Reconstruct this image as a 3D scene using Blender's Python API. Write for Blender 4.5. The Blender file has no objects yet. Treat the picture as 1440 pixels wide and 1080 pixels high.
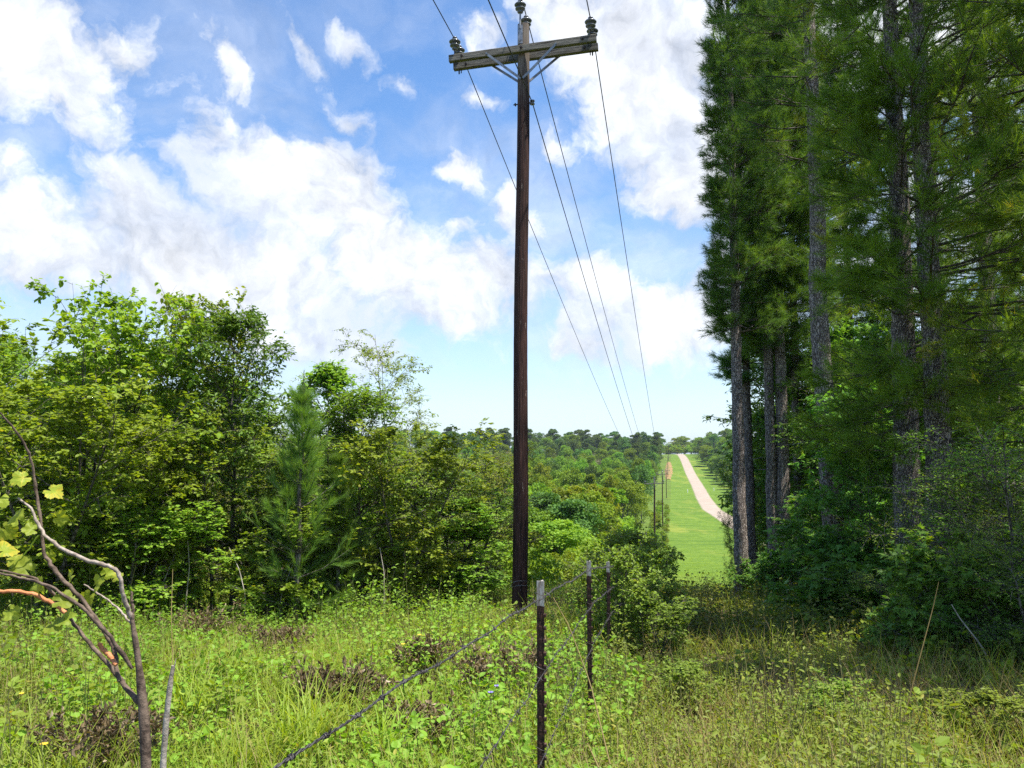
import bpy, math, random
import numpy as np
from mathutils import Vector

R = math.radians
scn = bpy.context.scene
# ------------------------------------------------------------------ camera
FPX = 1150.0                                   # focal length in pixels of a 1440 px wide picture
PITCH = math.atan(100.0 / FPX)                 # eye level lies a little below the picture's middle
cam = bpy.data.objects.new("camera", bpy.data.cameras.new("camera"))
scn.collection.objects.link(cam)
cam.location = (0, 0, 0)
cam.rotation_euler = (R(90) + PITCH, 0, 0)
cam.data.sensor_width = 36
cam.data.lens = FPX / 1440 * 36
cam.data.clip_start = 0.05
cam.data.clip_end = 6000
scn.camera = cam
# ------------------------------------------------------------------ light
SUN_AZ, SUN_EL = R(116), R(70)                  # azimuth from +Y towards +X
sun = bpy.data.objects.new("sun", bpy.data.lights.new("sun", 'SUN'))
scn.collection.objects.link(sun)
sun.data.energy = 4.9
sun.data.angle = R(0.53)
sun.data.color = (1.0, 0.955, 0.87)
S = Vector((math.sin(SUN_AZ) * math.cos(SUN_EL), math.cos(SUN_AZ) * math.cos(SUN_EL), math.sin(SUN_EL)))
sun.rotation_euler = S.to_track_quat('Z', 'Y').to_euler()
sun.location = (0, 0, 60)
scn.view_settings.view_transform = 'Standard'
scn.view_settings.look = 'None'
scn.view_settings.gamma = 1
scn.view_settings.exposure = 0.85
scn.cycles.max_bounces = 7
scn.cycles.diffuse_bounces = 4
scn.cycles.glossy_bounces = 2
scn.cycles.transmission_bounces = 4
scn.cycles.transparent_max_bounces = 4
scn.cycles.use_denoising = False
scn.cycles.caustics_reflective = False
scn.cycles.caustics_refractive = False


def px_dir(px, py):
    """direction of a spot of the photograph (1440 x 1080) as seen from the camera"""
    u, v = (px - 720) / FPX, (540 - py) / FPX
    c, s = math.cos(PITCH), math.sin(PITCH)
    return np.array([u, c - v * s, s + v * c])


def pt(px, py, d):
    v = px_dir(px, py)
    return v * (d / v[1])


# ------------------------------------------------------------------ world: sky with clouds
world = bpy.data.worlds.new("World")
scn.world = world
world.use_nodes = True
nt = world.node_tree
nt.nodes.clear()


class NT:
    def __init__(s, tree): s.t = tree
    def n(s, typ, ins=None, **kw):
        nd = s.t.nodes.new(typ)
        for k, v in kw.items(): setattr(nd, k, v)
        for k, v in (ins or {}).items():
            if isinstance(v, bpy.types.NodeSocket): s.t.links.new(v, nd.inputs[k])
            else: nd.inputs[k].default_value = v
        return nd
    def m(s, op, a, b=0.0, c=None, clamp=False):
        ins = {0: a, 1: b}
        if c is not None: ins[2] = c
        return s.n('ShaderNodeMath', ins, operation=op, use_clamp=clamp).outputs[0]
    def vm(s, op, a, b=(0, 0, 0), out=0):
        return s.n('ShaderNodeVectorMath', {0: a, 1: b}, operation=op).outputs[out]
    def noise(s, vec, scale, detail=4, rough=0.5, out='Fac', dist=0.0):
        return s.n('ShaderNodeTexNoise', {'Vector': vec, 'Scale': scale, 'Detail': detail, 'Roughness': rough, 'Distortion': dist}).outputs[out]
    def ramp(s, fac, stops, interp='LINEAR'):
        r = s.n('ShaderNodeValToRGB', {0: fac})
        r.color_ramp.interpolation = interp
        e = r.color_ramp.elements
        while len(e) < len(stops): e.new(0.5)
        for q, (p, c) in zip(e, stops):
            q.position = p
            q.color = (*c, 1) if len(c) == 3 else c
        return r.outputs[0]
    def mix(s, fac, a, b, blend='MIX'):
        nd = s.n('ShaderNodeMix', data_type='RGBA', blend_type=blend)
        for i, v in ((0, fac), (6, a), (7, b)):
            if isinstance(v, bpy.types.NodeSocket): s.t.links.new(v, nd.inputs[i])
            else: nd.inputs[i].default_value = v if i == 0 or len(v) == 4 else (*v, 1)
        return nd.outputs[2]
    def smooth(s, x, lo, hi):
        return s.n('ShaderNodeMapRange', {0: x, 1: lo, 2: hi, 3: 0.0, 4: 1.0}, interpolation_type='SMOOTHSTEP').outputs[0]


# cloud patches: px, py, half width, half height (photo pixels), turn in degrees (clockwise), strength
CLOUDS = [
    (40, 40, 190, 95, 38, 1.0), (180, 60, 120, 50, 45, .55), (320, 95, 105, 34, 50, .66), (432, 48, 85, 22, 52, .56), (505, 55, 50, 24, 48, .58),
    (490, 165, 44, 25, 38, .6), (560, 130, 34, 16, 25, .46), (668, 155, 40, 15, 0, .62), (642, 238, 64, 32, -5, .85), (560, 25, 60, 30, 40, .42),
    (385, 275, 140, 85, 35, 1.05), (465, 290, 100, 85, 40, 1.1), (200, 290, 110, 50, 25, .75), (70, 360, 190, 60, 8, .9), (300, 385, 290, 80, 10, 1.05), (560, 390, 180, 85, 15, 1.0), (420, 470, 190, 45, 6, .8),
    (690, 400, 90, 70, 20, .85), (735, 300, 60, 40, 35, .9), (640, 320, 70, 30, -25, .7), (680, 60, 60, 45, 20, .62), (820, 480, 120, 40, 0, .65),
    (880, 50, 160, 85, 20, 1.2), (905, 130, 130, 105, 35, 1.2), (985, 230, 85, 110, 60, 1.15), (1020, 110, 70, 60, 0, .9),
    (860, 395, 120, 42, 10, .8), (950, 450, 190, 60, 5, .95), (760, 400, 120, 45, 10, .75), (1000, 360, 70, 40, 0, .6), (775, 215, 40, 22, 30, .6),
    (1250, 40, 240, 160, 0, .95), (1320, 330, 200, 120, 0, .8), (-250, 200, 260, 120, 20, .8), (-500, 420, 300, 90, 0, .8),
    (1900, 200, 320, 160, 0, .8), (700, -500, 300, 120, 20, .7), (200, -700, 260, 160, 10, .7), (1300, -700, 320, 180, 0, .8),
]
N = NT(nt)
sky = N.n('ShaderNodeTexSky', sky_type='NISHITA', sun_disc=False, sun_elevation=SUN_EL, sun_rotation=SUN_AZ, altitude=80, air_density=1.0, dust_density=0.6, ozone_density=1.6)
dirv = N.n('ShaderNodeTexCoord').outputs['Generated']
sp = N.n('ShaderNodeSeparateXYZ', {0: dirv})
az = N.m('ARCTAN2', sp.outputs[0], sp.outputs[1])
el = N.m('ARCSINE', sp.outputs[2])
uv = N.n('ShaderNodeCombineXYZ', {0: az, 1: el}).outputs[0]
w1 = N.vm('SCALE', N.vm('SUBTRACT', N.noise(uv, 5.0, 3, .55, 'Color'), (.5, .5, .5)))
w1.node.inputs['Scale'].default_value = 0.12
w2 = N.vm('SCALE', N.vm('SUBTRACT', N.noise(uv, 26.0, 4, .6, 'Color'), (.5, .5, .5)))
w2.node.inputs['Scale'].default_value = 0.035
wuv = N.vm('ADD', N.vm('ADD', uv, w1), w2)
field = None
for (cx, cy, rx, ry, rot, st) in CLOUDS:
    v = px_dir(cx, cy); v = v / np.linalg.norm(v)
    a0, e0 = math.atan2(v[0], v[1]), math.asin(v[2])
    mp = N.n('ShaderNodeMapping', {'Vector': wuv, 'Location': (a0, e0, 0), 'Rotation': (0, 0, -R(rot)), 'Scale': (rx / FPX, ry / FPX, 1)}, vector_type='TEXTURE').outputs[0]
    ln = N.vm('LENGTH', mp, out=1)
    f = N.m('MULTIPLY_ADD', ln, -st * .62, st)
    field = f if field is None else N.n('ShaderNodeMath', {0: field, 1: f, 2: .12}, operation='SMOOTH_MAX').outputs[0]
fine = N.noise(wuv, 15.0, 9, .6)
mid = N.noise(wuv, 6.0, 6, .55)
dens = N.m('ADD', field, N.m('MULTIPLY', N.m('SUBTRACT', fine, .5), 1.15))
dens = N.m('ADD', dens, N.m('MULTIPLY', N.m('SUBTRACT', mid, .5), .55))
cover = N.smooth(dens, .27, .64)
veil = N.m('MULTIPLY', N.smooth(N.noise(N.vm('MULTIPLY', wuv, (1, 1.6, 1)), 3.2, 7, .6), .38, .66), N.m('MULTIPLY', N.smooth(el, .75, .25), .55))
cover = N.m('MAXIMUM', cover, veil)
grey = N.smooth(N.m('ADD', N.m('MULTIPLY', N.noise(N.vm('ADD', wuv, (.02, -.035, 0)), 7.0, 8, .6), 1.0), N.m('MULTIPLY', dens, -.06)), .34, .56)
ccol = N.mix(grey, (.56, .58, .62), (.40, .44, .52))
edge = N.smooth(dens, .55, 1.0)
relief = N.m('SUBTRACT', fine, N.noise(N.vm('ADD', wuv, (.008, .016, 0)), 15.0, 9, .6))
relief2 = N.m('SUBTRACT', mid, N.noise(N.vm('ADD', wuv, (.015, .04, 0)), 6.0, 6, .55))
lit = N.m('ADD', N.m('MULTIPLY', relief, .9), N.m('MULTIPLY_ADD', relief2, .95, 1.05))
ccol = N.mix(N.m('MULTIPLY', edge, .42), ccol, (.64, .645, .66))
hs = N.n('ShaderNodeHueSaturation', {'Hue': .5, 'Saturation': 1.22, 'Value': 1.0, 'Color': sky.outputs[0]}).outputs[0]
skyc = N.vm('MULTIPLY', hs, (.124, .124, .130))
# pale air low over the horizon
low = N.m('POWER', N.m('SUBTRACT', 1.0, N.m('ABSOLUTE', sp.outputs[2]), clamp=True), 7.0)
skyc = N.mix(N.m('MULTIPLY', low, .75), skyc, (.42, .53, .65))
cover = N.m('MULTIPLY', cover, N.smooth(el, .015, .14))
ccol = N.vm('MULTIPLY', ccol, N.n('ShaderNodeCombineXYZ', {0: N.n('ShaderNodeClamp', {0: lit, 1: .70, 2: 1.18}).outputs[0], 1: N.n('ShaderNodeClamp', {0: lit, 1: .72, 2: 1.17}).outputs[0], 2: N.n('ShaderNodeClamp', {0: lit, 1: .77, 2: 1.14}).outputs[0]}).outputs[0])
col = N.mix(N.m('MULTIPLY', cover, .96), skyc, ccol)
bg = N.n('ShaderNodeBackground', {'Color': col, 'Strength': 1.0})
skb = N.n('ShaderNodeOutputWorld', {'Surface': bg.outputs[0]})
world.cycles.sampling_method = 'MANUAL'
world.cycles.sample_map_resolution = 512

# ------------------------------------------------------------------ lie of the land
LX0, LSL = 0.12, 0.196                         # the power line runs along x = LX0 + LSL * (y - 14)


def line_x(y): return LX0 + LSL * (np.asarray(y, float) - 14)
def fence_x(y): return .125 + .185 * (np.asarray(y, float) - 3.6)


PY = np.array([-400, -60, -10, 0, 4, 9, 14, 20, 30, 40, 50, 65, 80, 110, 150, 190, 240, 300, 363, 450, 520, 575, 610, 680, 800, 1200, 3000.])
PZ = np.array([-2, -1.6, -1.5, -1.55, -1.72, -2.2, -2.85, -3.5, -4.9, -6.3, -7.8, -9.4, -11.2, -13.9, -16.0, -16.7, -16.0, -15.4, -13.6, -8.2, -3.2, .1, 1.0, -.5, -6, -14, -20.])


def ground_z(x, y):
    x = np.asarray(x, float); y = np.asarray(y, float)
    z = np.interp(y, PY, PZ)
    s = x - line_x(y)
    far = np.clip((y - 60) / 200, 0, 1)
    z = z + far * np.clip(-s - 10, 0, 200) * .025                    # rises gently away on the wooded side
    z = z + np.clip((y - 120) / 150, 0, 1) * np.clip(s - 24, 0, 60) * .07
    z = z + .10 * np.sin(x * .9 + 1.3) * np.sin(y * .7) * np.clip(1.5 - y / 40, 0, 1) + .5 * np.sin(x * .043) * np.sin(y * .031 + 1) * np.clip((y - 60) / 60, 0, 1)
    return z


# ------------------------------------------------------------------ mesh helpers
class Geo:
    """collects vertices and faces as arrays; build() links them as ONE mesh object"""
    def __init__(s): s.V, s.F, s.M, s.T, s.nv, s.smooth = [], [], [], [], 0, []
    def add(s, V, F, mat=0, tint=0.5, smooth=False):
        V = np.asarray(V, float).reshape(-1, 3); F = np.asarray(F, int)
        s.V.append(V); s.F.append(F + s.nv); s.M.append(np.full(len(F), mat)); s.smooth.append(np.full(len(F), smooth))
        s.T.append(np.broadcast_to(np.asarray(tint, float), (len(V),)).copy())
        s.nv += len(V)
        return s
    def mesh(s, name, mats):
        me = bpy.data.meshes.new(name)
        V = np.concatenate(s.V).astype(np.float32)
        cnt = np.concatenate([np.full(len(f), f.shape[1]) for f in s.F])
        loops = np.concatenate([f.ravel() for f in s.F]).astype(np.int32)
        st = np.concatenate([[0], np.cumsum(cnt)[:-1]]).astype(np.int32)
        me.vertices.add(len(V)); me.vertices.foreach_set('co', V.ravel())
        me.loops.add(len(loops)); me.loops.foreach_set('vertex_index', loops)
        me.polygons.add(len(cnt)); me.polygons.foreach_set('loop_start', st); me.polygons.foreach_set('loop_total', cnt.astype(np.int32))
        me.polygons.foreach_set('material_index', np.concatenate(s.M).astype(np.int32))
        me.polygons.foreach_set('use_smooth', np.concatenate(s.smooth).astype(bool))
        at = me.attributes.new('tint', 'FLOAT', 'POINT'); at.data.foreach_set('value', np.concatenate(s.T).astype(np.float32))
        for m in mats: me.materials.append(m)
        me.update(calc_edges=True)
        return me
    def build(s, name, mats, parent=None, loc=(0, 0, 0)):
        if not isinstance(mats, (list, tuple)): mats = [mats]
        return put(name, s.mesh(name, mats), parent, loc)


def put(name, mesh, parent=None, loc=(0, 0, 0), rz=0.0, sc=1.0):
    o = bpy.data.objects.new(name, mesh)
    scn.collection.objects.link(o)
    o.parent = parent
    o.location = loc; o.rotation_euler = (0, 0, rz)
    o.scale = (sc, sc, sc) if np.isscalar(sc) else sc
    return o


def tag(o, label=None, cat=None, group=None, kind=None):
    for k, v in (('label', label), ('category', cat), ('group', group), ('kind', kind)):
        if v: o[k] = v
    return o


def nrm(a): return a / np.maximum(np.linalg.norm(a, axis=-1, keepdims=True), 1e-9)


def tubes(P, Rr, k=5):
    """P (n,m,3), Rr (n,m): n open tubes of m rings with k sides"""
    P = np.asarray(P, float); Rr = np.asarray(Rr, float)
    n, m, _ = P.shape
    T = nrm(np.gradient(P, axis=1))
    ref = np.where(np.abs(T[:, :1, 2:3]) > .8, np.array([1., .13, 0]), np.array([0.05, 0, 1.]))
    A = nrm(np.cross(T, np.broadcast_to(ref, T.shape))); B = np.cross(T, A)
    th = np.arange(k) / k * 2 * math.pi
    V = P[:, :, None] + Rr[:, :, None, None] * (A[:, :, None] * np.cos(th)[:, None] + B[:, :, None] * np.sin(th)[:, None])
    i = (np.arange(n)[:, None, None] * m + np.arange(m - 1)[None, :, None]) * k
    j = np.arange(k)[None, None]; j2 = (j + 1) % k
    F = np.stack([i + j, i + j2, i + k + j2, i + k + j], -1).reshape(-1, 4)
    return V.reshape(-1, 3), F


def polyline_tube(g, pts, rad, k=8, mat=0, tint=.5, cap=True):
    pts = np.asarray(pts, float); rad = np.broadcast_to(np.asarray(rad, float), (len(pts),))
    V, F = tubes(pts[None], rad[None], k)
    g.add(V, F, mat, tint, True)
    if cap:
        for e in (0, len(pts) - 1):
            ring = np.arange(k) + e * k
            g.add(V[ring], [list(range(k)) if e else list(range(k))[::-1]], mat, tint)


def box(g, c, size, rot=None, mat=0, bev=0.0, tint=.5):
    sx, sy, sz = [q / 2 for q in size]
    if bev <= 0:
        V = np.array([(x, y, z) for x in (-sx, sx) for y in (-sy, sy) for z in (-sz, sz)], float)
        F = [[0, 1, 3, 2], [4, 6, 7, 5], [0, 4, 5, 1], [2, 3, 7, 6], [0, 2, 6, 4], [1, 5, 7, 3]]
        if rot is not None: V = V @ np.asarray(rot).T
        g.add(V + np.asarray(c), F, mat, tint); return
    # bar along x with chamfered long edges
    prof = [(sy - bev, -sz), (sy, -sz + bev), (sy, sz - bev), (sy - bev, sz), (-sy + bev, sz), (-sy, sz - bev), (-sy, -sz + bev), (-sy + bev, -sz)]
    V = np.array([(x, a, b) for x in (-sx, sx) for a, b in prof], float)
    F4 = [[i, (i + 1) % 8, 8 + (i + 1) % 8, 8 + i] for i in range(8)]
    if rot is not None: V = V @ np.asarray(rot).T
    V = V + np.asarray(c)
    g.add(V, F4, mat, tint)
    g.add(V, [list(range(8))[::-1]], mat, tint); g.add(V, [list(range(8, 16))], mat, tint)


def lathe(g, prof, c, rot=None, k=20, mat=0):
    th = np.arange(k) / k * 2 * math.pi
    V = np.array([[(r * math.cos(t), r * math.sin(t), z) for t in th] for r, z in prof]).reshape(-1, 3)
    F = [[a * k + j, a * k + (j + 1) % k, (a + 1) * k + (j + 1) % k, (a + 1) * k + j] for a in range(len(prof) - 1) for j in range(k)]
    if rot is not None: V = V @ np.asarray(rot).T
    g.add(V + np.asarray(c), F, mat, .5, True)


def frames(D, Nn):
    """rotation matrices whose y axis is D (leaf length) and z axis close to Nn"""
    Y = nrm(D); X = nrm(np.cross(Y, Nn)); Z = np.cross(X, Y)
    return np.stack([X, Y, Z], -1)


def scatter(g, TV, TF, P, Rm, Sc, mat=0, tint=.5, smooth=False):
    """copies of a template (TV, TF) at P with rotations Rm (n,3,3) and sizes Sc (n) or (n,3)"""
    TV = np.asarray(TV, float); TF = np.asarray(TF, int)
    n = len(P)
    Sc = np.asarray(Sc, float)
    L = TV[None] * (Sc[:, None, None] if Sc.ndim == 1 else Sc[:, None, :])
    V = np.einsum('nij,nkj->nki', Rm, L) + P[:, None]
    F = (TF[None] + (np.arange(n) * len(TV))[:, None, None]).reshape(-1, TF.shape[1])
    t = np.asarray(tint, float)
    t = np.repeat(t, len(TV)) if t.ndim else t
    g.add(V.reshape(-1, 3), F, mat, t, smooth)


# leaf outlines, base at the origin, 1 long
LEAF_BROAD = (np.array([(0, 0, 0), (-.36, .22, .07), (-.34, .62, .05), (0, 1, -.08), (.34, .62, .05), (.36, .22, .07)]), [[0, 1, 2, 3], [3, 4, 5, 0]])
LEAF_OVAL = (np.array([(0, 0, 0), (-.22, .3, .05), (-.2, .65, .04), (0, 1, -.08), (.2, .65, .04), (.22, .3, .05)]), [[0, 3, 2, 1][::-1], [3, 0, 5, 4][::-1]])
LEAF_CARD = (np.array([(-.05, 0, 0), (.4, .45, .08), (0, 1, -.05), (-.42, .5, -.06)]), [[0, 1, 2, 3]])
_star = [(0, 0)]
for _a, _r in ((-115, .42), (-88, .3), (-58, .62), (-38, .34), (-24, .5), (0, .98), (24, .5), (38, .34), (58, .62), (88, .3), (115, .42)):
    _star.append((math.sin(R(_a)) * _r, .12 + math.cos(R(_a)) * _r))
_star = _star[:1] + [_star[i] for i in (1, 2, 3, 4, 6, 8, 9, 10, 11)]
LEAF_STAR = (np.array([(x, y, -.15 * abs(x)) for x, y in _star]), [[0, i, i + 1] for i in range(1, 9)])


def interp_on(P, idx, t):
    """points and tangents on polylines P[idx] at t in 0..1"""
    m = P.shape[1] - 1
    f = np.clip(t, 0, .9999) * m; i = f.astype(int); w = (f - i)[:, None]
    a, b = P[idx, i], P[idx, i + 1]
    return a * (1 - w) + b * w, nrm(b - a)


def grow(rng, p0, d, L, m=5, lift=0.0, wob=.06):
    """polylines (n,m,3) leaving p0 along d, bending by lift (up +, down -)"""
    t = np.linspace(0, 1, m)[None, :, None]
    P = p0[:, None] + d[:, None] * L[:, None, None] * t
    lift = np.broadcast_to(np.asarray(lift, float), L.shape)
    P[..., 2] += (lift * L)[:, None] * t[..., 0] ** 2
    w = rng.normal(0, 1, P.shape); w[:, 0] = 0
    return P + np.cumsum(w, 1) * (wob * L / m)[:, None, None]


def sprout(rng, P, Lp, n_each, tlo, thi, ang, lfrac, flat=.5):
    """children of polylines P: start, direction, length, parent index, place t"""
    n = len(P); idx = np.repeat(np.arange(n), n_each)
    t = rng.uniform(tlo, thi, len(idx))
    p, tan = interp_on(P, idx, t)
    r = rng.normal(0, 1, p.shape); r[:, 2] *= flat
    side = nrm(r - (r * tan).sum(1, keepdims=True) * tan)
    a = R(1) * rng.uniform(ang[0], ang[1], len(idx))[:, None]
    d = nrm(tan * np.cos(a) + side * np.sin(a))
    L = Lp[idx] * rng.uniform(lfrac[0], lfrac[1], len(idx)) * (1.15 - .5 * t)
    return p, d, L, idx, t


def broadleaf(seed, H, rad, first=.12, limbs=24, subs=7, twigs=5, leaves=9, leaf=.09, shape=LEAF_BROAD, prof=None, r0=.06, stems=1,
              twig_len=.35, up=(10, 65), flat=.5, gap=0.0, droop=.35, lean=(0, 0), clump=.25):
    """a leafy tree: (wood Geo, leaves Geo)"""
    rng = np.random.default_rng(seed)
    wood, lv = Geo(), Geo()
    prof = prof or (lambda t: np.sin(np.clip(t * .86 + .12, 0, 1) * math.pi) ** .7)
    ns = stems
    p0 = np.zeros((ns, 3)); 
    if ns > 1: p0[:, :2] = rng.normal(0, .12, (ns, 2))
    d = np.zeros((ns, 3)); d[:, 2] = 1; d[:, 0] = lean[0]; d[:, 1] = lean[1]
    if ns > 1: d[:, :2] += rng.normal(0, .2, (ns, 2))
    T = grow(rng, p0, nrm(d), float(H) * (rng.uniform(.8, 1, ns) if ns > 1 else np.ones(1)), 12, .0, .05)
    tt = np.linspace(0, 1, 12)
    rr = np.maximum(r0 * (1 - tt * .93), .006); rr[0] *= 1.35
    p0b = T[:, 0].copy(); T[:, 0, 2] -= .25
    wood.add(*tubes(T, np.tile(rr, (ns, 1)), 9), 0, .5, True)
    n = limbs
    idx = rng.integers(0, ns, n); t = np.sort(rng.uniform(first, .97, n))
    p, tan = interp_on(T, idx, t)
    az = np.arange(n) * 2.4 + rng.normal(0, .35, n)
    rel = (t - first) / (1 - first)
    e = R(1) * (up[0] + (up[1] - up[0]) * rel + rng.normal(0, 8, n))
    d = np.stack([np.cos(az) * np.cos(e), np.sin(az) * np.cos(e), np.sin(e)], -1)
    L = rad * prof(rel) * rng.uniform(.72, 1.15, n) / np.cos(np.minimum(e, R(50))) * .8
    L1 = grow(rng, p, d, L, 6, -.05 + .1 * rng.uniform(0, 1, n), .12)
    r1 = np.interp(t, tt, rr) * .55
    wood.add(*tubes(L1, r1[:, None] * np.linspace(1, .25, 6)[None] + .002, 5), 0, .5, True)
    p, d, L, i1, t1 = sprout(rng, L1, L, subs, .18, 1, (25, 65), (.3, .55), flat)
    L2 = grow(rng, p, d, L, 4, .03, .12)
    wood.add(*tubes(L2, (r1[i1] * .4)[:, None] * np.linspace(1, .35, 4)[None] + .0015, 3), 0, .5, True)
    tl = np.full(len(L2), twig_len / .5)
    p, d, L, i2, t2 = sprout(rng, L2, tl, twigs, .15, 1, (20, 70), (.4, .65), flat)
    keep = rng.uniform(0, 1, len(p)) > gap
    p, d, L, i2 = p[keep], d[keep], L[keep], i2[keep]
    L3 = grow(rng, p, d, L, 3, -.12, .1)
    wood.add(*tubes(L3, np.tile(np.array([.004, .003, .0015]), (len(L3), 1)), 3), 0, .5, True)
    k = np.repeat(np.arange(len(L3)), leaves)
    q, tan = interp_on(L3, k, rng.uniform(.05, 1, len(k)))
    side = rng.normal(0, 1, q.shape); side[:, 2] *= .4
    D = nrm(tan * .55 + nrm(side) * .9 + np.array([0, 0, -droop]))
    Nn = nrm(np.array([0, 0, 1.]) + rng.normal(0, .42, q.shape) + np.array(S) * .25)
    q = q + D * .02
    sz = leaf * rng.uniform(.55, 1.2, len(q))
    br = rng.uniform(-1, 1, len(L1))[i1][i2] * clump + rng.uniform(-1, 1, len(L2))[i2] * clump * .6
    tint = np.clip(.5 + br[k] + rng.normal(0, .16, len(k)), 0, 1)
    scatter(lv, *shape, q, frames(D, Nn), sz, 0, tint)
    return wood, lv


def lobe_tree(seed, H, rad, trunk_h, lobes=26, per=150, leaf=.32, conic=0.0, shape=LEAF_CARD, r0=.18, dense=.9):
    """a tree seen from afar: trunk with limbs to lobes of many leaf sprays (one Geo, materials wood / leaf)"""
    rng = np.random.default_rng(seed)
    g = Geo()
    T = grow(rng, np.zeros((1, 3)), np.array([[0, 0, 1.]]), np.array([H * .92]), 8, 0, .04)
    T[:, 0, 2] -= .8
    g.add(*tubes(T, (r0 * (1 - np.linspace(0, 1, 8) * .9))[None], 6), 0, .5, True)
    t = rng.uniform(0, 1, lobes) ** .85
    s = rad * rng.uniform(.24, .44, lobes) * np.where(conic > 0, .35 + .75 * (1 - t), 1.1 - .45 * t)
    z = trunk_h + s * .6 + (H - trunk_h - s * 1.35) * t
    w = rad * np.where(conic > 0, (1 - t) ** conic + .06, np.sqrt(np.clip(1 - ((t - .38) / .66) ** 2, .02, 1)))
    az = np.arange(lobes) * 2.4 + rng.normal(0, .4, lobes)
    rr = w * np.sqrt(rng.uniform(.1, 1, lobes)) * .8
    C = np.stack([np.cos(az) * rr, np.sin(az) * rr, z], -1)
    p, _ = interp_on(T, np.zeros(lobes, int), np.clip((C[:, 2] - s) / H - .08, .1, .95))
    Lm = np.linspace(0, 1, 4)[None, :, None] * (C - p)[:, None] + p[:, None]
    g.add(*tubes(Lm, np.tile(np.array([.3, .22, .15, .06]) * r0, (lobes, 1)), 4), 0, .5, True)
    k = np.repeat(np.arange(lobes), per)
    v = nrm(rng.normal(0, 1, (len(k), 3))); v[:, 2] = np.where(v[:, 2] < -.35, -v[:, 2], v[:, 2])
    q = C[k] + v * (s[k] * rng.uniform(dense - .35, dense + .25, len(k)))[:, None] * np.array([1, 1, .82])
    D = nrm(v * .6 + rng.normal(0, .6, q.shape)); Nn = nrm(v + rng.normal(0, .45, q.shape) + np.array([0, 0, .4]))
    lt = rng.uniform(-.3, .3, lobes)
    scatter(g, *shape, q, frames(D, Nn), leaf * rng.uniform(.55, 1.25, len(k)), 1, np.clip(.5 + lt[k] + rng.normal(0, .15, len(k)), 0, 1))
    return g


NEEDLE = (np.array([(-.012, 0, 0), (.012, 0, 0), (.004, 1, -.1)]), [[0, 1, 2]])


def needle_tufts(g, rng, P, D, per=26, ln=.17, mat=0, tint=.5, spread=.9, wid=1.0):
    """bottle-brush tufts of needles round twig ends"""
    k = np.repeat(np.arange(len(P)), per)
    r = rng.normal(0, 1, (len(k), 3))
    D2 = nrm(D[k] * .75 + nrm(r) * spread * rng.uniform(.3, 1, len(k))[:, None])
    along = rng.uniform(-.5, .35, len(k))[:, None] * ln
    q = P[k] + D[k] * along
    Nn = nrm(rng.normal(0, 1, q.shape))
    s = ln * rng.uniform(.7, 1.15, len(k))
    tt = np.broadcast_to(np.asarray(tint, float), (len(P),))[k]
    scatter(g, *NEEDLE, q, frames(D2, Nn), np.stack([s * wid, s, s], -1), mat, np.clip(tt + rng.normal(0, .1, len(k)), 0, 1))


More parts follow.
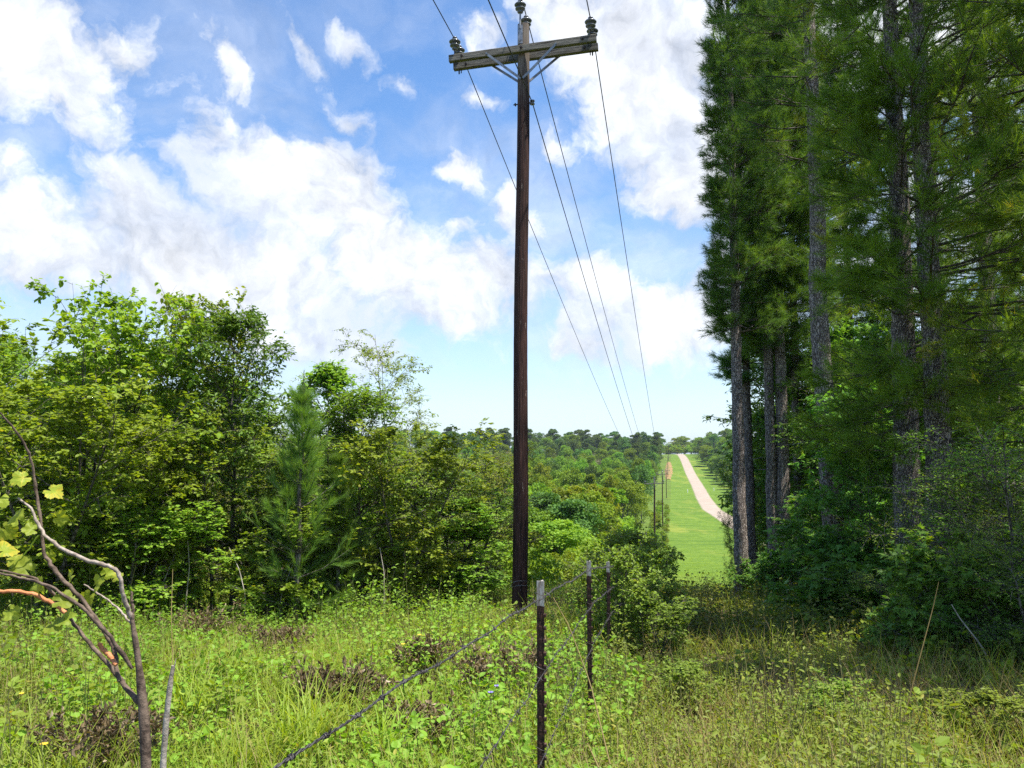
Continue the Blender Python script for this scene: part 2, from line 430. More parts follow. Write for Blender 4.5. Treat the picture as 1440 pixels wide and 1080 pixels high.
def pine(seed, H, clear, reach, r0=.19, n_br=90, subs=6, tufts=4, per=24, ln=.17, trim=None, stubs=6, lean=(0, 0), top_reach=.5, bend=0.0, lo_up=-5, inner=.3):
    """tall pine: (trunk Geo with bare stubs, crown Geo with branches (mat 0) and needles (mat 1))"""
    rng = np.random.default_rng(seed)
    tr, cr = Geo(), Geo()
    m = 26
    z = np.linspace(0, 1, m)
    T = np.zeros((1, m, 3)); T[0, :, 2] = z * H
    T[0, :, 0] = lean[0] * z * H + bend * np.sin(z * math.pi) + np.cumsum(rng.normal(0, .018, m)); T[0, :, 1] = lean[1] * z * H + np.cumsum(rng.normal(0, .018, m))
    T[0, :, :2] -= T[0, 0, :2]
    T[0, 0, 2] = -.3
    rr = r0 * (1 - z * .88) * (1 + .30 * np.exp(-z * H / .25)); 
    # bark surface with plates: many rings, uneven radius
    mm = 160; zz = np.linspace(0, 1, mm)
    TT = np.stack([np.interp(zz, z, T[0, :, c]) for c in range(3)], -1)[None]
    V, F = tubes(TT, np.interp(zz, z, rr)[None], 22)
    nv = V.reshape(mm, 22, 3) - TT[0][:, None]
    rough = rng.normal(0, .035, (mm, 22)); rough += .06 * np.sin(np.arange(22) * 2.1 + 3 * np.sin(np.arange(mm) * .35)[:, None])
    V = (TT[0][:, None] + nv * (1 + rough[..., None])).reshape(-1, 3)
    tr.add(V, F, 0, .5, True)
    # dead stubs below the crown
    for _ in range(stubs):
        h = rng.uniform(.35 * clear, clear * 1.05) / H; a = rng.uniform(0, 6.28)
        p, _t = interp_on(T, np.zeros(1, int), np.array([h]))
        d = np.array([[math.cos(a), math.sin(a), rng.uniform(-.1, .3)]])
        Lb = rng.uniform(.25, .9)
        tr.add(*tubes(grow(rng, p, nrm(d), np.array([Lb]), 5, -.1, .2), np.linspace(.02, .005, 5)[None], 5), 0, .9, True)
    t = np.sort(rng.uniform(clear / H, .985, n_br))
    p, _ = interp_on(T, np.zeros(n_br, int), t)
    az = rng.uniform(0, 2 * math.pi, n_br)
    rel = (t - clear / H) / (1 - clear / H)
    e = R(1) * (lo_up + 50 * rel + rng.normal(0, 9, n_br))
    d = np.stack([np.cos(az) * np.cos(e), np.sin(az) * np.cos(e), np.sin(e)], -1)
    L = reach * (1 - (1 - top_reach) * rel ** 2) * rng.uniform(.65, 1.1, n_br)
    if trim is not None:                       # side kept short along the power line
        c = np.clip(-(d[:, 0]), 0, 1)
        L = L * (1 - c) + np.minimum(L, trim * rng.uniform(.6, 1.35, n_br)) * c
    L1 = grow(rng, p, d, L, 6, .10, .12)
    cr.add(*tubes(L1, (.008 + .008 * L)[:, None] * np.linspace(1, .3, 6)[None], 5), 0, .5, True)
    q, d2, L2v, i1, _t = sprout(rng, L1, L, subs, inner, 1, (25, 60), (.28, .5), .45)
    L2v = np.maximum(L2v, .22)
    L2 = grow(rng, q, d2, L2v, 4, .12, .12)
    cr.add(*tubes(L2, np.tile(np.array([.009, .007, .006, .004]), (len(L2), 1)), 3), 0, .5, True)
    k = np.repeat(np.arange(len(L2)), tufts)
    tpos = np.tile(np.linspace(.3, 1, tufts), len(L2))
    P, D = interp_on(L2, k, tpos + rng.normal(0, .04, len(k)))
    P = P + rng.normal(0, .05, P.shape)
    D = nrm(D + rng.normal(0, .35, D.shape) + np.array([0, 0, .25]))
    bt = (rng.uniform(-.5, .4, n_br)[i1] + rng.uniform(-.2, .2, len(L2)))
    needle_tufts(cr, rng, P, D, per, ln, 1, .5 + bt[k], wid=1.7)
    bt0 = 0
    P, D = interp_on(L1, np.arange(n_br), np.ones(n_br))
    needle_tufts(cr, rng, P, D, per * 2, ln * 1.1, 1, .55)
    return tr, cr


# ------------------------------------------------------------------ materials
def material(name):
    m = bpy.data.materials.new(name); m.use_nodes = True
    m.node_tree.nodes.clear()
    return m, NT(m.node_tree)


def leaf_mat(name, dark, light, old, trans=.42, rough=.5, spec=.22, hue=.035, vr=.3):
    m, n = material(name)
    t = n.n('ShaderNodeAttribute', attribute_name='tint').outputs['Fac']
    oi = n.n('ShaderNodeObjectInfo').outputs['Random']
    c = n.ramp(t, [(0.0, dark), (.62, light), (.93, light), (1.0, old)])
    geo = n.n('ShaderNodeNewGeometry')
    c = n.mix(n.m('MULTIPLY', geo.outputs['Backfacing'], .35), c, tuple(min(1, q * 1.35 + .01) for q in light))
    c = n.n('ShaderNodeHueSaturation', {'Hue': n.m('MULTIPLY_ADD', oi, hue, .5 - hue / 2), 'Saturation': 1.0, 'Value': n.m('MULTIPLY_ADD', oi, vr, 1 - vr / 2), 'Color': c}).outputs[0]
    p = n.n('ShaderNodeBsdfPrincipled', {'Base Color': c, 'Roughness': rough, 'Specular IOR Level': spec})
    tc = n.vm('MULTIPLY', c, (1.95, 1.85, .55))
    tr = n.n('ShaderNodeBsdfTranslucent', {'Color': tc})
    mx = n.n('ShaderNodeMixShader', {0: trans, 1: p.outputs[0], 2: tr.outputs[0]})
    n.n('ShaderNodeOutputMaterial', {'Surface': mx.outputs[0]})
    return m


def bark_mat(name, a, b, c, sc=7.0, depth=.04, moss=None):
    m, n = material(name)
    co = n.n('ShaderNodeTexCoord').outputs['Object']
    st = n.vm('MULTIPLY', co, (1, 1, .26))
    warp = n.vm('ADD', st, n.vm('MULTIPLY', n.noise(co, 9, 4, .65, 'Color'), (.12, .12, .12)))
    vo = n.n('ShaderNodeTexVoronoi', {'Vector': warp, 'Scale': sc}, feature='DISTANCE_TO_EDGE').outputs[0]
    vc = n.n('ShaderNodeTexVoronoi', {'Vector': warp, 'Scale': sc}).outputs['Color']
    cr = n.smooth(vo, 0.0, .22)
    col = n.mix(n.noise(co, 9, 5, .65), b, c)
    col = n.mix(n.m('MULTIPLY', n.n('ShaderNodeSeparateColor', {0: vc}).outputs[0], .45), col, tuple(min(1, q * 1.5) for q in c))
    col = n.mix(cr, a, col)
    h = n.m('ADD', cr, n.m('MULTIPLY', n.noise(co, 40, 4, .6), .4))
    bp = n.n('ShaderNodeBump', {'Height': h, 'Distance': depth, 'Strength': 1.0}).outputs[0]
    p = n.n('ShaderNodeBsdfPrincipled', {'Base Color': col, 'Roughness': .9, 'Specular IOR Level': .2, 'Normal': bp})
    n.n('ShaderNodeOutputMaterial', {'Surface': p.outputs[0]})
    return m


def plain_mat(name, a, b, scale=8, rough=.7, metal=0.0, bump=.01, stretch=(1, 1, 1), spec=.4):
    m, n = material(name)
    co = n.vm('MULTIPLY', n.n('ShaderNodeTexCoord').outputs['Object'], stretch)
    no = n.noise(co, scale, 6, .65)
    c = n.mix(n.smooth(no, .35, .65), a, b)
    bp = n.n('ShaderNodeBump', {'Height': no, 'Distance': bump, 'Strength': .7}).outputs[0]
    p = n.n('ShaderNodeBsdfPrincipled', {'Base Color': c, 'Roughness': rough, 'Metallic': metal, 'Specular IOR Level': spec, 'Normal': bp})
    n.n('ShaderNodeOutputMaterial', {'Surface': p.outputs[0]})
    return m


M = {}
M['bright'] = leaf_mat('bright_leaf', (.10, .175, .016), (.225, .315, .032), (.34, .34, .035))
M['dark'] = leaf_mat('dark_leaf', (.050, .115, .016), (.130, .210, .032), (.11, .16, .03), trans=.3)
M['mid'] = leaf_mat('mid_leaf', (.080, .155, .015), (.195, .295, .032), (.18, .22, .03), trans=.38)
M['olive'] = leaf_mat('olive_leaf', (.105, .165, .018), (.235, .305, .038), (.25, .24, .05), trans=.34)
M['gum'] = leaf_mat('sweetgum_leaf', (.050, .140, .020), (.150, .290, .045), (.24, .31, .03), trans=.38)
M['fardark'] = leaf_mat('far_dark_leaf', (.045, .100, .020), (.110, .185, .036), (.10, .15, .02), trans=.2, spec=.15, vr=.55, hue=.05)
M['farmid'] = leaf_mat('far_mid_leaf', (.080, .160, .015), (.185, .285, .030), (.18, .24, .03), trans=.28, spec=.15, vr=.55, hue=.05)
M['farlite'] = leaf_mat('far_light_leaf', (.100, .170, .015), (.215, .290, .028), (.32, .33, .03), trans=.3, spec=.15, vr=.55, hue=.05)
M['needle'] = leaf_mat('pine_needle', (.035, .100, .018), (.115, .215, .038), (.20, .24, .03), trans=.35, rough=.5, spec=.25)
M['needle_light'] = leaf_mat('pine_needle_light', (.070, .150, .025), (.165, .290, .055), (.24, .30, .05), trans=.3, rough=.5, spec=.25)
M['needle_gold'] = leaf_mat('pine_needle_gold', (.055, .125, .014), (.165, .270, .030), (.34, .32, .03), trans=.42, rough=.5, spec=.25)
M['weed'] = leaf_mat('weed_leaf', (.075, .150, .014), (.200, .300, .028), (.34, .35, .05), trans=.38)
M['brush'] = leaf_mat('brush_leaf', (.075, .110, .013), (.185, .225, .030), (.36, .30, .06), trans=.34)
M['hedge'] = leaf_mat('fence_shrub_leaf', (.07, .12, .014), (.19, .27, .032), (.42, .40, .07), trans=.36)
M['grass'] = leaf_mat('grass_blade', (.095, .165, .016), (.26, .335, .038), (.50, .42, .14), trans=.42)
M['dry'] = leaf_mat('dry_grass', (.17, .13, .05), (.30, .23, .09), (.42, .34, .17), trans=.3, hue=.01)
M['dead'] = leaf_mat('dead_leaf', (.070, .048, .025), (.22, .16, .085), (.46, .38, .26), trans=.12, hue=.01)
M['vine'] = leaf_mat('vine_leaf', (.10, .18, .02), (.27, .32, .035), (.58, .42, .05), trans=.45, hue=.01)
M['pinebark'] = bark_mat('pine_bark', (.12, .092, .078), (.27, .215, .185), (.48, .41, .36), 30, .02)
M['bark'] = bark_mat('grey_bark', (.05, .045, .035), (.13, .11, .09), (.20, .18, .15), 14, .006)
M['stemgreen'] = plain_mat('green_weed_stem', (.10, .11, .03), (.17, .16, .06), 12, .8)
M['twig'] = plain_mat('brown_twig', (.045, .034, .022), (.10, .08, .055), 20)
M['pale_twig'] = plain_mat('pale_dead_twig', (.26, .22, .17), (.45, .40, .33), 30)


# ------------------------------------------------------------------ ground, road
def ys_list():
    a = list(np.arange(-60, 0, 6)) + list(np.arange(0, 30, .5)) + list(np.arange(30, 80, 1)) + list(np.arange(80, 260, 3)) + list(np.arange(260, 640, 5))
    return np.array(a + list(np.arange(640, 900, 20)) + [1000, 1300, 1800, 2600, 3600], float)


YS = ys_list()


def road_s(y): return np.interp(y, [0, 120, 190, 238, 363, 470, 575, 640, 800], [30, 24, 17.6, 13.6, 13.2, 11, 8.4, 6, -4])


def build_ground():
    ss = np.array([-2400, -1500, -900, -600, -400, -260, -180, -120, -80, -55] + list(np.arange(-40, -14, 2.0)) + list(np.arange(-14, 24, .5)) + list(np.arange(24, 60, 3)) + [70, 90, 120, 170, 240, 350, 500, 800, 1400, 2400], float)
    Y, Sg = np.meshgrid(YS, ss, indexing='ij')
    X = line_x(Y) + Sg
    Z = ground_z(X, Y)
    ny, nx = Y.shape
    V = np.stack([X, Y, Z], -1).reshape(-1, 3)
    i = np.arange((ny - 1))[:, None] * nx + np.arange(nx - 1)[None]
    F = np.stack([i, i + 1, i + nx + 1, i + nx], -1).reshape(-1, 4)
    mow = np.clip((Sg - 1.0) / 1.0, 0, 1) * np.clip((Y - 26) / 8, 0, 1) * np.clip((road_s(Y) + 14 - Sg) / 4, 0, 1)
    mow = np.maximum(mow, .56 * np.clip((Y - 38) / 15, 0, 1) * (Sg > -26) * (Sg < 60))
    g = Geo(); g.add(V, F, 0, mow.ravel(), True)
    m, n = material('ground_soil_and_mown_grass')
    co = n.n('ShaderNodeTexCoord').outputs['Object']
    t = n.n('ShaderNodeAttribute', attribute_name='tint').outputs['Fac']
    soil = n.mix(n.smooth(n.noise(co, 2.2, 7, .7), .35, .65), (.050, .042, .020), (.13, .085, .050))
    soil = n.mix(n.smooth(n.noise(co, .8, 5, .6), .45, .62), soil, (.075, .105, .028))
    gr = n.mix(n.smooth(n.noise(co, 1.1, 10, .8), .3, .7), (.070, .135, .016), (.180, .265, .036))
    gr = n.mix(n.m('MULTIPLY', n.smooth(n.noise(n.vm('MULTIPLY', co, (.35, 1, 1)), .16, 6, .7), .50, .62), .5), gr, (.06, .125, .018))
    gr = n.mix(n.m('MULTIPLY', n.smooth(n.noise(n.vm('MULTIPLY', co, (1, .35, 1)), .12, 4, .6), .52, .70), .6), gr, (.27, .28, .05))
    gr = n.mix(n.m('MULTIPLY', n.smooth(n.noise(n.vm('MULTIPLY', co, (.5, 1.2, 1)), .38, 8, .75), .48, .62), .6), gr, (.055, .12, .015))
    c = n.mix(n.smooth(n.m('ADD', t, n.m('MULTIPLY', n.m('SUBTRACT', n.noise(co, 1.5, 4), .5), .5)), .35, .65), soil, gr)
    bp = n.n('ShaderNodeBump', {'Height': n.noise(co, 6, 8, .75), 'Distance': .12, 'Strength': .8}).outputs[0]
    p = n.n('ShaderNodeBsdfPrincipled', {'Base Color': c, 'Roughness': .95, 'Specular IOR Level': .1, 'Normal': bp})
    n.n('ShaderNodeOutputMaterial', {'Surface': p.outputs[0]})
    tag(g.build('ground', m), 'grassy ground falling into the valley and rising to the far crest', 'ground', kind='structure')


def build_road():
    yy = YS[(YS >= 60) & (YS <= 700)]
    offs = np.array([-4.3, -3.4, -2.9, -1.5, 0, 1.5, 2.9, 3.4, 4.3]) * .78
    crown = np.array([-.12, .05, .09, .13, .15, .13, .09, .05, -.12])
    c = line_x(yy) + road_s(yy)
    d = np.gradient(np.stack([c, yy], -1), axis=0); d = nrm(d); side = np.stack([d[:, 1], -d[:, 0]], -1)
    P = np.stack([c, yy], -1)[:, None] + side[:, None] * offs[None, :, None]
    Z = ground_z(P[..., 0], P[..., 1]) + crown
    V = np.concatenate([P, Z[..., None]], -1).reshape(-1, 3)
    i = np.arange(len(yy) - 1)[:, None] * 9 + np.arange(8)[None]
    F = np.stack([i, i + 1, i + 10, i + 9], -1).reshape(-1, 4)
    e = np.tile(np.abs(offs) / (4.3 * .78), len(yy))
    g = Geo(); g.add(V, F, 0, e, True)
    m, n = material('pinkish_gravel_road')
    co = n.n('ShaderNodeTexCoord').outputs['Object']
    t = n.n('ShaderNodeAttribute', attribute_name='tint').outputs['Fac']
    c = n.mix(n.smooth(n.noise(co, .35, 7, .7), .3, .7), (.32, .26, .205), (.40, .33, .265))
    c = n.mix(n.m('MULTIPLY', n.smooth(n.noise(co, 2.5, 6, .7), .5, .7), .4), c, (.20, .14, .11))
    c = n.mix(n.smooth(n.m('ADD', t, n.m('MULTIPLY', n.m('SUBTRACT', n.noise(co, .8, 5, .7), .5), .5)), .66, .84), c, (.14, .19, .045))
    p = n.n('ShaderNodeBsdfPrincipled', {'Base Color': c, 'Roughness': .9, 'Specular IOR Level': .15})
    n.n('ShaderNodeOutputMaterial', {'Surface': p.outputs[0]})
    tag(g.build('road', m), 'pale pinkish gravel road climbing to the far crest', 'road', kind='structure')


build_ground()
build_road()

# ------------------------------------------------------------------ power line
M['polewood'] = bark_mat('creosoted_pole_wood', (.012, .007, .005), (.050, .026, .020), (.085, .045, .036), 3, .004)
nt_ = M['polewood'].node_tree


def pole_wood():
    m, n = material('creosoted_pole')
    co = n.n('ShaderNodeTexCoord').outputs['Object']
    st = n.vm('MULTIPLY', co, (1, 1, .04))
    gr = n.noise(st, 60, 6, .7)
    z = n.n('ShaderNodeSeparateXYZ', {0: co}).outputs[2]
    c = n.mix(n.smooth(gr, .35, .65), (.022, .010, .008), (.085, .040, .030))
    pale = n.smooth(n.noise(n.vm('MULTIPLY', co, (1, 1, .22)), 22, 4, .6), .66, .72)
    c = n.mix(n.m('MULTIPLY', pale, .75), c, (.34, .27, .22))
    crk = n.smooth(n.noise(n.vm('MULTIPLY', co, (1, 1, .025)), 42, 2, .5), .60, .64)
    c = n.mix(n.m('MULTIPLY', crk, .85), c, (.008, .005, .004))
    up = n.smooth(n.m('ADD', z, n.m('MULTIPLY', gr, 1.2)), 9.3, 10.6)
    c = n.mix(up, c, n.mix(n.smooth(gr, .35, .6), (.09, .065, .05), (.22, .185, .15)))
    bp = n.n('ShaderNodeBump', {'Height': n.m('ADD', gr, n.m('MULTIPLY', n.noise(n.vm('MULTIPLY', co, (1, 1, .02)), 25, 3), 1.5)), 'Distance': .012, 'Strength': 1.0}).outputs[0]
    p = n.n('ShaderNodeBsdfPrincipled', {'Base Color': c, 'Roughness': .8, 'Specular IOR Level': .25, 'Normal': bp})
    n.n('ShaderNodeOutputMaterial', {'Surface': p.outputs[0]})
    return m


def grey_wood():
    m, n = material('weathered_grey_wood')
    co = n.n('ShaderNodeTexCoord').outputs['Object']
    st = n.vm('MULTIPLY', co, (.06, 1, 1))
    gr = n.noise(st, 55, 6, .7)
    cr = n.smooth(n.noise(n.vm('MULTIPLY', co, (.03, 1, 1)), 30, 3, .6), .56, .62)
    c = n.mix(n.smooth(gr, .3, .7), (.12, .108, .088), (.27, .25, .205))
    c = n.mix(n.m('MULTIPLY', cr, .75), c, (.04, .035, .03))
    bp = n.n('ShaderNodeBump', {'Height': n.m('SUBTRACT', gr, cr), 'Distance': .008, 'Strength': 1.0}).outputs[0]
    p = n.n('ShaderNodeBsdfPrincipled', {'Base Color': c, 'Roughness': .85, 'Specular IOR Level': .2, 'Normal': bp})
    n.n('ShaderNodeOutputMaterial', {'Surface': p.outputs[0]})
    return m


M['polewood'] = pole_wood()
M['armwood'] = grey_wood()
M['steel'] = plain_mat('galvanised_steel', (.20, .21, .22), (.34, .35, .37), 12, .5, .55)
M['darksteel'] = plain_mat('dark_rusty_bolt', (.03, .025, .022), (.08, .06, .05), 30, .6, .4)
M['ceramic'] = plain_mat('grey_glazed_porcelain', (.10, .108, .112), (.17, .18, .188), 6, .22, 0, 0.0, spec=.6)
M['wire'] = plain_mat('dull_aluminium_wire', (.035, .035, .035), (.07, .07, .07), 8, .6, .3)


def rotz(a): c, s = math.cos(a), math.sin(a); return np.array([[c, -s, 0], [s, c, 0], [0, 0, 1.]])
def roty(a): c, s = math.cos(a), math.sin(a); return np.array([[c, 0, s], [0, 1, 0], [-s, 0, c]])


INS = [(.012, 0), (.05, .005), (.058, .02), (.05, .03), (.035, .045), (.035, .06), (.075, .062), (.095, .075), (.098, .09), (.085, .105), (.05, .12), (.045, .135), (.085, .14), (.11, .15), (.115, .165), (.10, .185), (.055, .20), (.035, .205), (.033, .222), (.048, .228), (.05, .245), (.035, .262), (0.001, .266)]


def insulator(root, c, pin=.16, scale=1.0, rot=None):
    """porcelain pin insulator (two skirts) on its steel pin"""
    g = Geo()
    lathe(g, [(r * scale, z * scale) for r, z in INS], c, None, 22)
    o = g.build('insulator', M['ceramic'], root)
    p = Geo()
    polyline_tube(p, [(c[0], c[1], c[2] - pin), (c[0], c[1], c[2] + .01)], .013, 8)
    p.build('pin', M['darksteel'], o)
    return o


def make_pole(H=10.5, full=True, yaw=-LSL, tilt=R(2.6), lean=(.008, 0)):
    root = bpy.data.objects.new('utility_pole', None)
    scn.collection.objects.link(root)
    rng = np.random.default_rng(4)
    g = Geo()
    m = 60; z = np.linspace(-.4, H, m)
    P = np.stack([z * lean[0] + .012 * np.sin(z * .9), z * lean[1], z], -1)
    rad = np.interp(z, [-.4, 0, H], [.138, .134, .104]) * (1 + rng.normal(0, .006, m))
    polyline_tube(g, P, rad, 24)
    g.build('pole', M['polewood'], root)
    ax = lambda zz: np.array([zz * lean[0], zz * lean[1], zz])
    zc = H - .52
    Rz = rotz(yaw); Ra = Rz @ roty(-tilt)
    X, Yv = Ra @ np.array([1., 0, 0]), Rz @ np.array([0, 1., 0])
    for s in (-1, 1):
        g = Geo(); c = np.zeros(3)
        box(g, (0, 0, 0), (2.64, .095, .125), None, 0, .008)
        o = g.build('crossarm', M['armwood'], root, tuple(ax(zc) + Yv * s * .155))
        o.rotation_euler = (0, -tilt, yaw)
        for e in (-1, 1):
            pos = ax(zc) + Yv * s * .155 + X * e * 1.22 + np.array([0, 0, .16])
            insulator(root, pos, .30, .92)
            b = Geo()                                            # bolt with nut through the arm end
            q = ax(zc) + Yv * s * .155 + X * e * 1.08
            polyline_tube(b, [q - Yv * .085, q + Yv * .085], .010, 6)
            polyline_tube(b, [q - Yv * .075, q - Yv * .055], .024, 6)
            q2 = ax(zc) + Yv * s * .155 + X * e * 1.18 + np.array([0, 0, -.10])
            polyline_tube(b, [q2 + np.array([0, 0, -.03]), q2 + np.array([0, 0, .06])], .010, 6)
            b.build('bolt', M['darksteel'], root)
        for e in (-1, 1):
            b = Geo()
            a0 = ax(zc - .52) + Yv * s * .125 + X * e * .02
            a1 = ax(zc - .03) + Yv * s * .215 + X * e * .62
            dd = nrm(a1 - a0); L = np.linalg.norm(a1 - a0)
            up = nrm(np.cross(dd, Yv)); yy = np.cross(up, dd)
            box(b, (a0 + a1) / 2 + Yv * s * .002 * e, (L, .012, .042), np.stack([dd, yy, up], -1))
            polyline_tube(b, [a1 - Yv * .03, a1 + Yv * .03], .016, 6)
            b.build('brace', M['steel'], root)
    g = Geo()                                                      # wire wrapped round the butt, loose end standing off
    th = np.linspace(0, 4.4 * math.pi, 60)
    polyline_tube(g, np.stack([.141 * np.cos(th), .141 * np.sin(th), .62 + .012 * th + .01 * np.sin(3 * th)], -1), .003, 5)
    g.build('wire_wrap', M['steel'], root)
    # through bolts at the pole
    for zz in (zc, zc - .52):
        b = Geo(); polyline_tube(b, [ax(zz) - Yv * .25, ax(zz) + Yv * .25], .011, 6)
        for s in (-1, 1): polyline_tube(b, [ax(zz) + Yv * s * .215, ax(zz) + Yv * s * .235], .028, 6)
        b.build('through_bolt', M['darksteel'], root)
    # pole top pin brackets, front and back
    for s, dz in ((-1, .20), (1, .02)):
        b = Geo()
        c0 = ax(H - .22) + Yv * s * .112 + X * (-.035 if s < 0 else .03)
        box(b, c0, (.085, .014, .34), Rz)
        polyline_tube(b, [c0 + np.array([0, 0, -.12]) + Yv * s * .01, c0 + np.array([0, 0, -.12]) + Yv * s * .03], .018, 6)
        pin_top = c0 + np.array([0, 0, .20 + dz])
        polyline_tube(b, [c0 + np.array([0, 0, .1]), c0 + np.array([0, 0, .17]) + Yv * s * .01, pin_top], [.02, .018, .014], 8)
        b.build('pole_top_pin', M['steel'], root)
        insulator(root, pin_top - np.array([0, 0, .01]), .03, .92)
    # neutral wire spool on a bolt
    zn = zc - .93
    b = Geo()
    c0 = ax(zn); polyline_tube(b, [c0 - X * .17, c0 + X * .20], .011, 6)
    polyline_tube(b, [c0 - X * .145, c0 - X * .125], .03, 6)
    o = b.build('neutral_bolt', M['darksteel'], root)
    g = Geo(); lathe(g, [(.01, -.04), (.042, -.038), (.045, -.02), (.028, -.01), (.028, .01), (.045, .02), (.042, .038), (.01, .04)], ax(zn) + X * .17, None, 14)
    g.build('neutral_insulator', M['ceramic'], root)
    # small tag wires near the base
    att = {'left': ax(zc) + X * -1.22 + np.array([0, 0, .36]), 'right': ax(zc) + X * 1.22 + np.array([0, 0, .36]),
           'top': ax(H) + X * .0 + np.array([0, 0, .38]), 'neutral': ax(zn) + X * .17}
    return root, att


POLE_Y = [14.0, 110.0, 191.0, 300.0, 405.0, 510.0]
root, ATT = make_pole()
LABELS_P = ['tall dark brown pole in the foreground clearing with double grey crossarm',
            'second pole down the line with pale crossarm above the yellow green brush',
            'third pole of the line in the valley bottom beside the mown verge',
            'fourth pole of the line beside the red earth bank below the crest',
            'fifth pole of the line high on the far slope',
            'smallest pole of the line just below the far crest']
pole_base = []
kids = list(root.children_recursive)
ZB = [-2.85, -13.75, None, None, None, None]
for i, y in enumerate(POLE_Y):
    x = float(line_x(y)) + (-.0 if i == 0 else 0)
    z = float(ground_z(x, y)) if ZB[i] is None else ZB[i]
    if i == 0: r = root
    else:
        r = root.copy(); scn.collection.objects.link(r)
        cp = {root: r}
        for k in kids:
            c = k.copy(); cp[k] = c; scn.collection.objects.link(c); c.parent = cp[k.parent]
    r.location = (x, y, z)
    if i == 2: r.scale = (1, 1, 1.2)
    tag(r, LABELS_P[i], 'utility pole', 'poles of the overhead power line')
    pole_base.append(np.array([x, y, z + (2.1 if i == 2 else 0)]))

for key, lab in (('left', 'thin power line wire on the left end of the crossarms'), ('right', 'thin power line wire on the right end of the crossarms'),
                 ('top', 'thin power line wire tied to the insulator on the pole top'), ('neutral', 'thin neutral wire clamped to the pole side below the crossarms')):
    ends = [pole_base[0] + ATT[key] + np.array([-LSL * 95, -95, 1.5])] + [b + ATT[key] for b in pole_base]
    pts = []
    for a, b in zip(ends[:-1], ends[1:]):
        n_ = 40; L = np.linalg.norm(b - a)
        sag = L * (.010 if key != 'neutral' else .012)
        for q in range(n_ + (b is ends[-1])):
            t = q / n_; p = a * (1 - t) + b * t; p = p.copy(); p[2] -= sag * 4 * t * (1 - t); pts.append(p)
    g = Geo(); polyline_tube(g, pts, .0095, 6)
    tag(g.build('power_wire', M['wire']), lab, 'wire', 'wires of the overhead power line')

# ------------------------------------------------------------------ barbed wire fence
def post_paint():
    m, n = material('rusty_post_with_white_tip')
    co = n.n('ShaderNodeTexCoord').outputs['Object']
    z = n.n('ShaderNodeSeparateXYZ', {0: co}).outputs[2]
    no = n.noise(co, 45, 6, .7)
    rust = n.mix(n.smooth(no, .35, .7), (.020, .010, .007), (.085, .038, .024))
    rust = n.mix(n.m('MULTIPLY', n.smooth(n.noise(co, 90, 4), .6, .7), .5), rust, (.20, .13, .10))
    white = n.mix(n.smooth(n.noise(n.vm('MULTIPLY', co, (1, 1, .25)), 60, 4, .6), .48, .6), (.42, .39, .35), (.24, .19, .155))
    c = n.mix(n.smooth(n.m('ADD', z, n.m('MULTIPLY', n.m('SUBTRACT', no, .5), .01)), -.1065, -.1045), rust, white)
    p = n.n('ShaderNodeBsdfPrincipled', {'Base Color': c, 'Roughness': .7, 'Specular IOR Level': .3})
    n.n('ShaderNodeOutputMaterial', {'Surface': p.outputs[0]})
    return m


M['post'] = post_paint()
M['barb'] = plain_mat('dull_barbed_wire', (.05, .043, .04), (.13, .12, .12), 40, .55, .5)
POSTS = [(760, 817, 3.6, 'nearest T post of the fence with rusty studs and white painted tip'),
         (828, 789, 6.0, 'middle T post of the wire fence, white tip, standing by the leafy shrub'),
         (855, 790, 8.5, 'farthest T post of the wire fence, half sunk in the leafy shrub')]
post_tops = []


def t_post(px, py, d, label):
    top = pt(px, py, d)
    zg = float(ground_z(top[0], top[1])) - .3
    Lh = top[2] - zg
    root = bpy.data.objects.new('fence_post', None); scn.collection.objects.link(root)
    root.location = tuple(top); root.rotation_euler = (0, 0, -.22)
    tag(root, label, 'fence post', 'steel T posts of the barbed wire fence')
    g = Geo()
    box(g, (0, 0, -Lh / 2), (.032, .006, Lh)); box(g, (.004, .0185, -Lh / 2), (.006, .031, Lh))
    g.build('post', M['post'], root)
    st = Geo()
    for k in range(int((Lh - .15) / .054)):
        box(st, (.0195, -.002, -.145 - k * .054), (.011, .012, .016), None, 0, .003)
        box(st, (0, -.007, -.145 - k * .054), (.012, .008, .018), None, 0)
    st.build('stud', M['post'], root)
    return root, top


for p_ in POSTS:
    post_tops.append(t_post(*p_))


